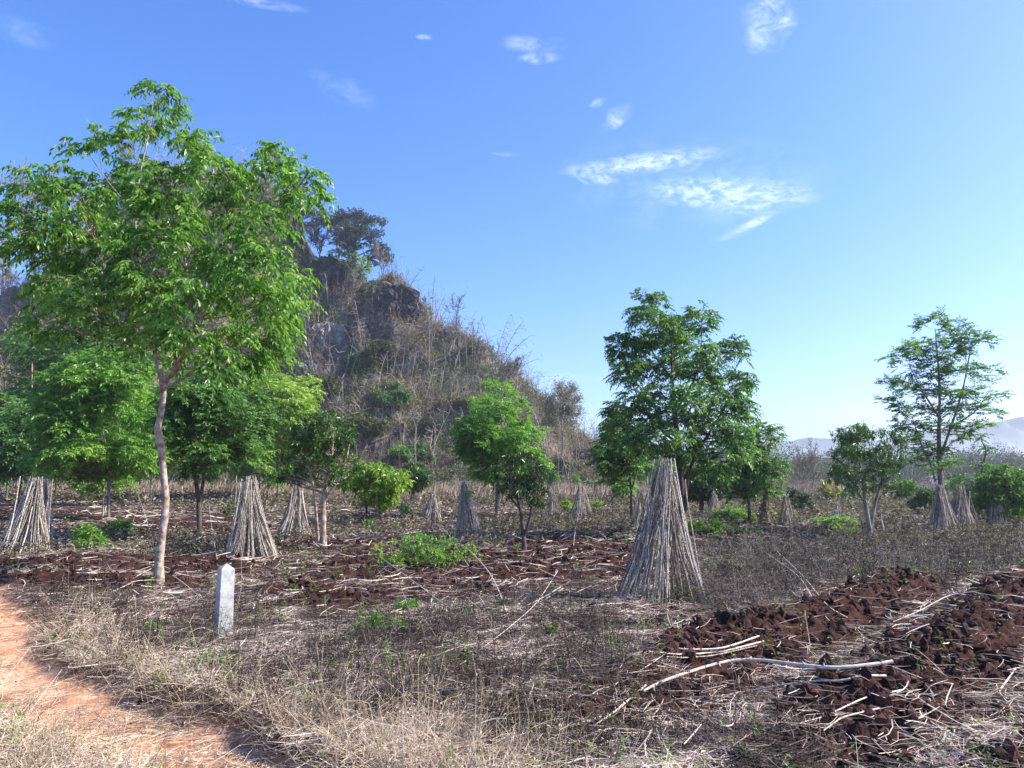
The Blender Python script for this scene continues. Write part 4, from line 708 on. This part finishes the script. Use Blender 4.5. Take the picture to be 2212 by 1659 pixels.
# ------------------------------------------------------------------ fallen branches and stems (things)
def branch(pts, R_, lab, sub=(), up=.02, name='fallen_branch', cat='branch', knob=True, lifts=None, mat='branch', group=None, rnd=.6):
    r = np.random.RandomState(abs(hash(lab)) % 1000 if False else int(pts[0][0]*7+pts[0][1]) % 9999); a = Acc()
    P = np.array([base(x, y) for x, y in pts]); R = R_*.6
    if lifts is not None: P[:, 2] = P[0, 2]*0+np.array([Z(p_) for p_ in P]); P[:, 2] += np.array(lifts)
    P[:, 2] += up; t = np.linspace(0, len(P)-1, 20); Q = np.stack([np.interp(t, np.arange(len(P)), P[:, i]) for i in range(3)], -1)
    for _ in range(3): Q[1:-1] = (Q[:-2]+2*Q[1:-1]+Q[2:])/4
    tz = terrain(Q[:, 0], Q[:, 1])+R*.8; q0 = np.maximum(Q[:, 2], tz)
    for _ in range(400): q1 = q0.copy(); q1[1:-1] = (q0[:-2]+q0[2:])/2; q0 = np.maximum(q1, tz)
    if lifts is None: Q[:, 2] = q0
    c = Q[0].copy(); a.tubes(Q[None], (np.linspace(R, R*.55, 20)*(1+.06*r.normal(0, 1, 20)))[None], 7, np.array([rnd]))
    if knob:
        n = 26; i = np.sort(r.randint(1, 19, n)); d = unit(r.normal(0, 1, (n, 3))); tt = np.linspace(0, 1, 3)[None, :, None]; a.tubes(Q[i][:, None]+d[:, None]*tt*R*2.2, np.array([R*.6, R*.5, R*.3])[None], 4, np.full(n, rnd*.7))
    for (f, dx, dy, dz, L) in sub:
        s = Q[int(f*19)]; d = unit(np.array([dx, dy, dz])); t = np.linspace(0, 1, 6)[:, None]; a.tubes((s+d*t*L+r.normal(0, .01, (6, 3))*t)[None], np.linspace(R*.6, R*.2, 6)[None], 5, np.array([rnd]))
    o = a.build(name, M[mat], origin=c, smooth=True); return tag(o, lab, cat, group)
GB = 'fallen cassava stems and branches on the ground'
branch([(1930, 1470), (1800, 1492), (1600, 1512), (1440, 1522), (1390, 1530)], .023, 'long knobbly pale stem lying across the ploughed ridge at lower right', group=GB, up=.10)
branch([(1915, 1490), (1830, 1505), (1700, 1520), (1560, 1530)], .014, 'thinner stem lying just below the long knobbly pale stem', group=GB, up=.08)
branch([(1640, 1395), (1560, 1420), (1450, 1418), (1310, 1408)], .013, 'upper stem of the pale bundle lying on the soil left of the ridge', group=GB, up=.07)
branch([(1650, 1400), (1560, 1430), (1470, 1432), (1400, 1425)], .013, 'lower stem of the pale bundle lying on the soil left of the ridge', group=GB, up=.06)
branch([(1635, 1405), (1540, 1440), (1480, 1440), (1440, 1436)], .011, 'short dark bottom stem of the bundle left of the ridge', group=GB, up=.04, rnd=.2)
branch([(1825, 1378), (1780, 1345), (1730, 1290), (1660, 1250)], .010, 'thin arching twig rising over the grey weeds right of the largest stook', group=GB, lifts=[0, .04, .25, .34])
branch([(1830, 1340), (1790, 1330), (1740, 1285), (1680, 1235)], .010, 'second arching twig above the grey weeds, ending on the ridge crest', group=GB, lifts=[0, .06, .22, .3])
branch([(1750, 1400), (1740, 1350), (1738, 1320)], .011, 'dark broken stub standing on the ridge among the weeds', lifts=[0, .08, .18], group=GB, rnd=.1)
branch([(2110, 1290), (2050, 1322), (1990, 1350), (1930, 1362)], .012, 'pale stick lying in the litter furrow between the two ridges', group=GB, up=.05)
branch([(2212, 1310), (2160, 1300), (2100, 1296)], .010, 'pale stick on the top ridge at the right edge', group=GB, up=.06)
branch([(1950, 1510), (1860, 1530), (1780, 1560), (1700, 1590)], .010, 'slim twig fanning out below the long knobbly stem', group=GB, up=.05)
branch([(1900, 1550), (1820, 1580), (1780, 1600)], .010, 'short bent twig low on the ridge at lower right', group=GB, up=.05)
branch([(2060, 1495), (2000, 1480), (1930, 1462)], .009, 'thin straight twig on the dark soil right of the long stem', group=GB, up=.06)
branch([(2160, 1560), (2155, 1500), (2195, 1460)], .017, 'bent pale root lying at the right edge on dark soil', group=GB, up=.05)
branch([(1395, 1498), (1330, 1560), (1280, 1590)], .012, 'pale stick among the weeds at bottom centre', group=GB, up=.05)
branch([(1300, 1578), (1260, 1588), (1210, 1600)], .014, 'short white split stick at bottom centre', group=GB, up=.05)
for i, (q, lb) in enumerate([([(1212, 1276), (1180, 1300), (1150, 1318)], 'top'), ([(1218, 1282), (1190, 1302), (1160, 1318)], 'middle'), ([(1205, 1290), (1170, 1312), (1140, 1325)], 'lowest')]):
    branch(q, .012, lb+' stick of the small white bundle left of the largest stook', group=GB, up=.05+.02*i)
branch([(1205, 1275), (1160, 1340), (1100, 1380), (1030, 1420)], .007, 'long yellow reed slanting across the weeds at centre', lifts=[.25, .15, .08, .02], knob=False, group=GB)
branch([(1140, 1295), (1100, 1330), (1075, 1345)], .011, 'pale stick beside the green bush at centre', group=GB, up=.05)
branch([(1115, 1405), (1090, 1320), (1060, 1265), (1000, 1225), (950, 1215)], .013, 'long curved branch leaning up toward the leafy shrubs', lifts=[0, .05, .2, .3, .33], group=GB, sub=[(.5, -.3, -.1, -.8, .4), (.8, .2, 0, .5, .2)])
branch([(1010, 1345), (960, 1320), (900, 1290), (820, 1240)], .012, 'branch lying diagonally in front of the ploughed band', lifts=[0, .05, .15, .25], group=GB, sub=[(.9, -.8, -.2, -.6, .5), (.6, .7, .2, -.3, .3)])
branch([(655, 1288), (600, 1298), (545, 1310), (525, 1316)], .012, 'white stick lying right of the concrete post', group=GB, up=.05)
branch([(520, 1340), (570, 1350), (640, 1362)], .010, 'thin stick at the foot of the soil band right of the post', group=GB, up=.05)
branch([(345, 1230), (400, 1275), (445, 1310)], .011, 'stick lying between the crooked trunk and the post', group=GB, up=.05)
branch([(510, 1216), (440, 1200), (385, 1160), (372, 1150)], .012, 'long thin branch lying left of the pointed stook', lifts=[0, .1, .22, .25], group=GB)
branch([(470, 1225), (458, 1190), (448, 1140)], .010, 'upright curved stick behind the concrete post', lifts=[0, .3, .75], group=GB)
branch([(505, 1350), (520, 1320), (515, 1260)], .007, 'slim upright twig right of the concrete post', lifts=[0, .25, .75], knob=False, group=GB, rnd=.1)
branch([(335, 1185), (310, 1130), (290, 1075)], .013, 'leaning pale sapling stem left of the crooked trunk', lifts=[0, .35, .85], group=GB, sub=[(.85, .6, 0, .6, .35), (.7, -.6, 0, .4, .2)])
branch([(290, 1190), (285, 1150), (300, 1110)], .008, 'thin curved twig left of the leaning sapling stem', lifts=[0, .2, .5], group=GB)
branch([(0, 1322), (60, 1326), (120, 1336)], .007, 'dark twig lying across the top of the dirt track', group=GB, up=.03, rnd=.1, knob=False)
branch([(1040, 1260), (960, 1175), (880, 1140)], .010, 'thin branch arching over the leafy shrubs at centre', lifts=[0, .35, .5], group=GB)
branch([(1250, 1240), (1180, 1195), (1100, 1185)], .009, 'twig lying behind the ploughed band near the young mango tree', group=GB, up=.08)
branch([(1238, 1200), (1242, 1170), (1255, 1120)], .007, 'upright dry stalk between the young mango tree and the largest stook', lifts=[0, .25, .6], knob=False, group=GB, rnd=.7)
branch([(1560, 1190), (1500, 1150), (1480, 1145)], .009, 'pale twig right of the largest stook at mid height', lifts=[0, .12, .2], group=GB)
branch([(1905, 1150), (1915, 1190), (1935, 1230)], .010, 'leaning pale pole right of the open mango tree stem', lifts=[.5, .2, 0], group=GB)
branch([(1700, 1170), (1640, 1165), (1580, 1150)], .012, 'pale cut branch on the soil below the ragged stook', group=GB, up=.1)

# ------------------------------------------------------------------ shrubs in the field
def shrub(px, py, rx, ry, lab, leaf, lp=8, seed=1, style='broad', wr=.45, lai=1.8, name='shrub', n=10, droop=.3, group='green shrubs in the field'):
    tree(name, px, py, [[(px, py, .012), (px, py-ry, .009), (px+2, py-ry*1.5, .005)]], subblobs([(px, py-ry*.95, rx, ry)], seed, n, .30), lab, cat='shrub', leaf=leaf, lp=lp, wr=wr, lai=lai, style=style, seed=seed, droop=droop, group=group, minr=.003, bark='bark_grey')
shrub(930, 1228, 75, 42, 'large bright leafy shrub at centre in front of the narrow stook', 'leaf_bright', 9, 101, lai=.65, n=26)
shrub(845, 1232, 45, 38, 'sparser leafy shrub left of the large bright shrub', 'leaf_lime', 8, 102, lai=.6, n=12)
shrub(1010, 1222, 40, 26, 'low leafy shrub at the right end of the bright shrubs', 'leaf_lime', 8, 103, lai=.8)
shrub(195, 1190, 32, 28, 'ferny green bush between the left stooks and the crooked trunk', 'leaf_bright', 8, 104, style='pinnate', lai=1.8)
shrub(255, 1160, 26, 18, 'small green bush behind the ferny bush', 'leaf_bright', 7, 105, style='pinnate')
shrub(1540, 1162, 44, 22, 'bright green low bush right of the tallest tree trunk', 'leaf_lime', 7.5, 106, lai=2.2, n=14)
shrub(1500, 1155, 26, 18, 'low green bush at the foot of the tallest tree', 'leaf_bright', 7, 107)
shrub(1585, 1130, 50, 14, 'light green bush behind the bright low bush', 'leaf_bright', 6.5, 108, style='pinnate', n=12)
shrub(1615, 1158, 34, 10, 'small bright sprouts right of the bright low bush', 'leaf_lime', 6.5, 109)
shrub(1225, 1112, 18, 17, 'light green bush left of the flanked stook', 'leaf_lime', 5.5, 110, lai=3)
shrub(1285, 1110, 17, 16, 'light green bush right of the flanked stook', 'leaf_lime', 5.5, 111, lai=3)
shrub(815, 1372, 75, 30, 'leafy green branch lying in the weeds right of the post', 'leaf_bright', 13, 112, lai=.55, n=12)
shrub(880, 1325, 34, 14, 'fresh green leaves at the tip of the leafy branch', 'leaf_bright', 13, 113, lai=.9, n=5)
shrub(335, 1388, 26, 28, 'small green weed left of the post', 'leaf_bright', 9, 114, lai=.9, n=8)
shrub(140, 1392, 36, 16, 'green weed clump at the edge of the dirt track', 'leaf_olive', 8, 115, lai=1.5)
shrub(1830, 1165, 34, 20, 'yellow green bush left of the open mango tree stem', 'leaf_lime', 7, 116, lai=1.6)
shrub(1800, 1140, 44, 12, 'feathery low bush behind the yellow green bush', 'leaf_bright', 6.5, 117, style='pinnate')
shrub(1180, 1375, 24, 14, 'low green weed near the yellow reed', 'leaf_bright', 9, 118, lai=.8, n=5)
shrub(905, 1640, 18, 10, 'tiny green weed at the bottom left of centre', 'leaf_dull', 9, 119, lai=.8, n=4)
shrub(1630, 1648, 60, 22, 'pale green weeds at the bottom right of centre', 'leaf_dull', 12, 120, lai=.9, n=10)
shrub(2120, 1640, 44, 18, 'pale green weeds near the bottom right corner', 'leaf_dull', 12, 121, lai=.9, n=8)
shrub(475, 1445, 60, 26, 'scattered green seedlings in front of the post', 'leaf_bright', 7, 122, lai=.35, n=12)
shrub(1100, 1315, 40, 14, 'green sprouts in the soil left of the small white bundle', 'leaf_dull', 8, 123, lai=.6, n=6)
shrub(1455, 1302, 14, 9, 'pale green sprout at the foot of the largest stook', 'leaf_dull', 8, 124, lai=1.2, n=4)
shrub(1372, 1290, 12, 14, 'green sprout left of the largest stook', 'leaf_dull', 8, 125, lai=1.2, n=4)
shrub(510, 1125, 30, 24, 'dull green bush left of the pointed stook', 'leaf_olive', 7, 126, lai=1.6)
shrub(1120, 1195, 30, 10, 'low green sprout at the foot of the young mango tree', 'leaf_bright', 7, 127, lai=1.2, n=5)
shrub(800, 1155, 18, 22, 'green creeper at the foot of the rounded mango tree', 'leaf_deep', 7, 128, lai=1.5, n=6)
shrub(875, 1115, 18, 14, 'feathery bush under the small dark mango tree', 'leaf_bright', 5.5, 129, lai=1.8)
shrub(1905, 1385, 12, 8, 'little green sprout in the litter furrow', 'leaf_bright', 8, 130, lai=1.3, n=3)

# ------------------------------------------------------------------ ground cover
def scatter(N, r0, r1, seed, amax=41):
    r = np.random.RandomState(seed); a = r.uniform(-amax, amax, N)*math.pi/180; R = np.exp(r.uniform(math.log(r0), math.log(r1), N)); return R*np.sin(a), R*np.cos(a), R, r
def litter(name, mat, N, r0, r1, seed, wf, Lr, wd, lab, lift=.03, clump=.75, mean=.5, updir=.12, kscale=7.):
    x, y, R, r = scatter(N, r0, r1, seed); z = zones(x, y); ok = r.rand(N) < wf(z, x, y)*np.clip(1-clump+clump*2.2*(fbm(x*1.7+seed, y*1.7, 4, .6)-.28)/.44, .05, 1); x, y, R = x[ok], y[ok], R[ok]; n = len(x)
    P = np.stack([x, y, terrain(x, y)], -1); sc = np.maximum(1, R/kscale)
    yaw = r.normal(0, .8, n)+(fbm(x*1.1+9, y*1.1, 2)-.5)*14; el_ = r.normal(0, updir, n); d = np.stack([np.cos(yaw)*np.cos(el_), np.sin(yaw)*np.cos(el_), np.sin(el_)], -1)
    L = r.uniform(*Lr, n)*sc**.5*(1+.9*(r.rand(n) > .93)); t = np.linspace(-.5, .5, 4)[None, :, None]
    bend = r.normal(0, .3, (n, 1, 3))*np.array([1, 1, .5]); pts = P[:, None]+[0, 0, lift]+d[:, None]*L[:, None, None]*t+bend*L[:, None, None]*(t*t-.08)
    pts[:, :, 2] += r.rand(n)[:, None]*lift*1.2; pts[:, :, 2] = np.maximum(pts[:, :, 2], P[:, 2:3]+.004)
    side = unit(np.cross(d, unit(np.array([0, 0, 1.])+r.normal(0, .5, (n, 3))))); w_ = (r.uniform(*wd, n)*sc)[:, None]*np.array([.7, 1, 1, .4])[None]
    a = Acc(); a.ribbons(pts, w_, side, np.clip(r.normal(mean, .25, n)+(fbm(x*2.3+seed, y*2.3+7, 4)-.5)*1.3, 0, 1)); return tag(a.build(name, M[mat]), lab, 'plant litter', kind='stuff')
RP = lambda x, y: .5+.5*np.cos((x*RN[0]+y*RN[1]+2.95)*2*math.pi/1.3)      # 1 on the crests of the plough ridges
def inr(x, y): s = x*RN[0]+y*RN[1]; return sstep(-3.7, -3.2, s)*sstep(13, 10.5, y)
litter('straw_litter', 'straw', 300000, 3.2, 60, 31, lambda z, x, y: np.clip((1-z[0])*(1-z[1])*(1-.9*z[2])+inr(x, y)*z[2]*(1-RP(x, y))**5*.6, 0, 1), (.06, .28), (.0025, .006), 'pale broken straw and stems scattered over the soil', mean=.44)
litter('stem_litter', 'branch', 12000, 3.4, 40, 32, lambda z, x, y: np.clip((1-z[0])*(1-z[1])*(.35+.35*z[2])*(1-.6*z[3])*(1-inr(x, y)*(.55+.4*RP(x, y))), 0, 1), (.10, .38), (.004, .009), 'broken pale cassava stem pieces strewn over the ploughed ground', mean=.42, lift=.05)
litter('furrow_litter', 'straw', 34000, 3.6, 14, 37, lambda z, x, y: inr(x, y)*(1-RP(x, y))**5, (.08, .30), (.003, .007), 'pale stalk litter filling the furrows between ridges', mean=.72, lift=.05)
litter('track_straw', 'hay', 130000, 3.2, 13, 33, lambda z, x, y: z[0]*np.clip((fbm(x*2.5, y*2.5, 3)-.38)*2.6+sstep(6.5, 4.2, y)*.5, .05, 1), (.04, .15), (.002, .0045), 'straw bits trodden into the orange dirt track', mean=.62, lift=.006)
litter('verge_hay', 'hay', 150000, 3.0, 12, 34, lambda z, x, y: np.clip(z[1]*1.0+.6*sstep(.9, 0, np.abs(x-interp_line(PATH_R, y)-.2))*(1-z[0])*(y < 8.5), 0, 1), (.06, .24), (.002, .0045), 'matted dry grass along both sides of the dirt track', mean=.55, updir=.35, lift=.045)
def weeds(name, mat, N, r0, r1, seed, wf, Hr, rad_, lab, twigs=5, heads=6, mean=.4, lean=.22, kscale=7., hmat=None, hsize=.013):
    x, y, R, r = scatter(N, r0, r1, seed); z = zones(x, y); ok = r.rand(N) < wf(z, x, y); x, y, R = x[ok], y[ok], R[ok]; n = len(x)
    P = np.stack([x, y, terrain(x, y)-.01], -1); sc = np.maximum(1, R/kscale); d = unit(r.normal(0, lean, (n, 3))+[0, 0, 1]); H = r.uniform(*Hr, n); cr_ = np.clip(r.normal(mean, .25, n), 0, 1)
    t = np.linspace(0, 1, 4)[None, :, None]; bend = r.normal(0, .18, (n, 1, 3)); pts = P[:, None]+(d[:, None]*t+bend*t*t)*H[:, None, None]
    a = Acc(); a.tubes(pts, (r.uniform(*rad_, n)*sc)[:, None]*np.array([1, .8, .6, .4])[None], 3, cr_)
    i = np.repeat(np.arange(n), twigs); j = r.randint(1, 4, len(i)); s = pts[i, j]; dt = unit(r.normal(0, 1, (len(i), 3))*[1, 1, .5]+[0, 0, .5]); Lt = H[i]*r.uniform(.15, .45, len(i)); t3 = np.linspace(0, 1, 3)[None, :, None]
    tw = s[:, None]+dt[:, None]*t3*Lt[:, None, None]+np.array([0, 0, -.2])*t3**2*Lt[:, None, None]; a.tubes(tw, (rad_[0]*sc[i])[:, None]*np.array([.8, .6, .4])[None], 3, cr_[i])
    if heads:
        q = np.concatenate([tw[:, -1], pts[:, -1]]); ii = np.concatenate([i, np.arange(n)]); kk = r.randint(0, len(q), n*heads); m_ = len(kk)
        (a if hmat is None else (hh := Acc())).leaves(q[kk]+r.normal(0, .006, (m_, 3)), r.normal(0, 1, (m_, 3)), r.normal(0, 1, (m_, 3)), hsize*r.uniform(.6, 1.4, m_)*sc[ii[kk]], hsize*.5*r.uniform(.6, 1.4, m_)*sc[ii[kk]], np.clip(cr_[ii[kk]]+r.normal(0, .1, m_), 0, 1))
        if hmat: tag(hh.build(name+'_leaves', M[hmat]), 'small leaves on the '+lab, 'weeds', kind='stuff')
    return tag(a.build(name, M[mat]), lab, 'weeds', kind='stuff')
weeds('dead_weeds', 'weed', 40000, 3.3, 32, 41, lambda z, x, y: np.clip(z[3]*1.1-.08, 0, 1)*np.clip((fbm(x*1.5+5, y*1.5, 3)-.3)*3, .15, 1), (.12, .42), (.0015, .003), 'dead dark weeds standing in dense patches', mean=.28)
weeds('grey_weeds', 'weed', 30000, 7.5, 30, 42, lambda z, x, y: np.clip(ellsum(*toP(x, y), [(1880, 1215, 380, 66, 1), (2100, 1190, 280, 70, 1), (1640, 1290, 180, 50, .7), (1200, 1135, 300, 22, .5)])*(1-.5*z[2]), 0, 1), (.15, .42), (.0016, .003), 'fine grey weeds in a hazy belt right of the largest stook', mean=.62, twigs=7, heads=7, hmat='leaf_greyweed', hsize=.014)
weeds('dry_grass_tufts', 'hay', 34000, 3.0, 12, 43, lambda z, x, y: np.clip(z[1]*.8+.7*sstep(1.0, 0, np.abs(x-interp_line(PATH_R, y)-.3))*(1-z[0])*(y < 9)+.01*(1-z[0])*(1-z[2]), 0, 1), (.14, .46), (.0010, .0022), 'dry yellow grass stems beside the dirt track', twigs=3, heads=2, lean=.65, mean=.62, hsize=.013)
def herbs(name, mat, N, r0, r1, seed, wf, sz, lab, h=.06, per=9):
    x, y, R, r = scatter(N, r0, r1, seed); z = zones(x, y); ok = r.rand(N) < wf(z, x, y); x, y, R = x[ok], y[ok], R[ok]; n = len(x); P = np.stack([x, y, terrain(x, y)], -1); sc = np.maximum(1, R/9)
    i = np.repeat(np.arange(n), per); m_ = len(i); a = Acc(); hh = r.rand(m_)*h*sc[i]**.5
    a.leaves(P[i]+np.stack([r.normal(0, .018, m_)*sc[i], r.normal(0, .018, m_)*sc[i], hh+.01], -1), r.normal(0, 1, (m_, 3))*[1, 1, .3]+[0, 0, .35], r.normal(0, .4, (m_, 3))+[0, 0, 1], sz*r.uniform(.6, 1.3, m_)*sc[i], sz*.45*r.uniform(.7, 1.2, m_)*sc[i], np.clip(r.normal(.5, .25, m_), 0, 1))
    return tag(a.build(name, M[mat]), lab, 'weeds', kind='stuff')
herbs('green_weeds', 'leaf_olive', 15000, 3.4, 40, 51, lambda z, x, y: (1-z[0])*(1-z[2]*.9)*np.clip((fbm(x*1.3, y*1.3+30, 3)-.50)*7, .03, 1)*.5, .032, 'small dull green weeds dotted through the dead cover', h=.14)
herbs('bright_seedlings', 'leaf_bright', 3800, 3.4, 40, 52, lambda z, x, y: (1-z[0])*(1-z[2]*.7)*np.clip((fbm(x*1.1+9, y*1.1, 3)-.5)*8, .03, 1)*.7, .034, 'small fresh green seedlings dotted over the field', h=.16)
herbs('far_ground_herbs', 'leaf_greyweed', 26000, 16, 85, 53, lambda z, x, y: (1-z[2])*np.clip((fbm(x*.35, y*.35, 3)-.36)*4, .15, 1), .05, 'low green ground cover across the back of the field', h=.2, per=7)
litter('far_stubble', 'straw', 40000, 16, 85, 54, lambda z, x, y: (1-.6*z[2])*.7, (.08, .25), (.0025, .006), 'pale stubble over the back of the field', mean=.42, lift=.05)
# yellow grass strip along the foot of the hill
r = np.random.RandomState(61); n = 52000; px = r.uniform(-200, 2300, n); D = r.uniform(52, 84, n); x = (px-CX)/F*D; ok = (fbm(x*.12+5, D*.12, 3) > .44); x = x[ok]; D = D[ok]; n = len(x)
P = np.stack([x, D, terrain(x, D, False)], -1); H = r.uniform(.5, 1.3, n); d = unit(r.normal(0, .2, (n, 3))+[0, 0, 1]); t = np.linspace(0, 1, 3)[None, :, None]
a = Acc(); a.ribbons(P[:, None]+d[:, None]*t*H[:, None, None]+np.array([.12, 0, -.05])*t**2*H[:, None, None], np.array([.03, .025, .008])[None]*np.ones((n, 1)), unit(np.cross(d, r.normal(0, 1, (n, 3)))), np.clip(r.normal(.45, .25, n), 0, 1))
tag(a.build('tall_dry_grass', M['hay']), 'tall yellow dry grass strip along the foot of the hill', 'grass', kind='stuff')
# clods
x, y, R, r = scatter(110000, 3.4, 26, 71); z = zones(x, y); ok = r.rand(len(x)) < z[2]*(.55+.45*RP(x, y)); x, y, R = x[ok], y[ok], R[ok]; n = len(x)
ico = bmesh.new(); bmesh.ops.create_icosphere(ico, subdivisions=1, radius=1); iv = np.array([v.co[:] for v in ico.verts]); ifc = np.array([[v.index for v in f.verts] for f in ico.faces]); ico.free()
s = (.006+.045*r.rand(n)**6)*np.maximum(1, R/10)**.6; V = iv[None]*(1+r.normal(0, .24, (n, len(iv), 1)))*(s[:, None]*r.uniform(.7, 1.3, (n, 3)))[:, None]
V = V+np.stack([x, y, terrain(x, y)+s*.35], -1)[:, None]; a = Acc(); a.add(V, (ifc[None]+np.arange(n)[:, None, None]*len(iv)).reshape(-1, 3), np.repeat(r.rand(n), len(iv)))
M['clod'] = rndmat('red_clod', [(.018, .008, .006), (.036, .016, .012), (.056, .025, .019), (.09, .041, .031)], .95, .8, 30)
tag(a.build('soil_clods', M['clod'], smooth=False), 'crumbled dark red soil clods on the ploughed ridges', 'soil', kind='stuff')

# ------------------------------------------------------------------ haze
me = bpy.data.meshes.new('haze'); bm = bmesh.new(); bmesh.ops.create_cube(bm, size=1); bm.to_mesh(me); bm.free()
hz = bpy.data.objects.new('haze', me); S.collection.objects.link(hz); hz.scale = (5600, 5600, 70); hz.location = (0, 0, 35-4)
mt, n, l = newmat('haze_air'); o = nd(n, 'ShaderNodeOutputMaterial'); v = nd(n, 'ShaderNodeVolumePrincipled')
v.inputs['Color'].default_value = (.92, .94, .97, 1); v.inputs["Density"].default_value = .0008; v.inputs['Anisotropy'].default_value = .68
l.new(v.outputs[0], o.inputs['Volume']); me.materials.append(mt); tag(hz, 'thin blue morning haze over the field', 'haze', kind='stuff')
S.cycles.volume_bounces = 1
S.cycles.max_bounces = 8; S.cycles.transparent_max_bounces = 8
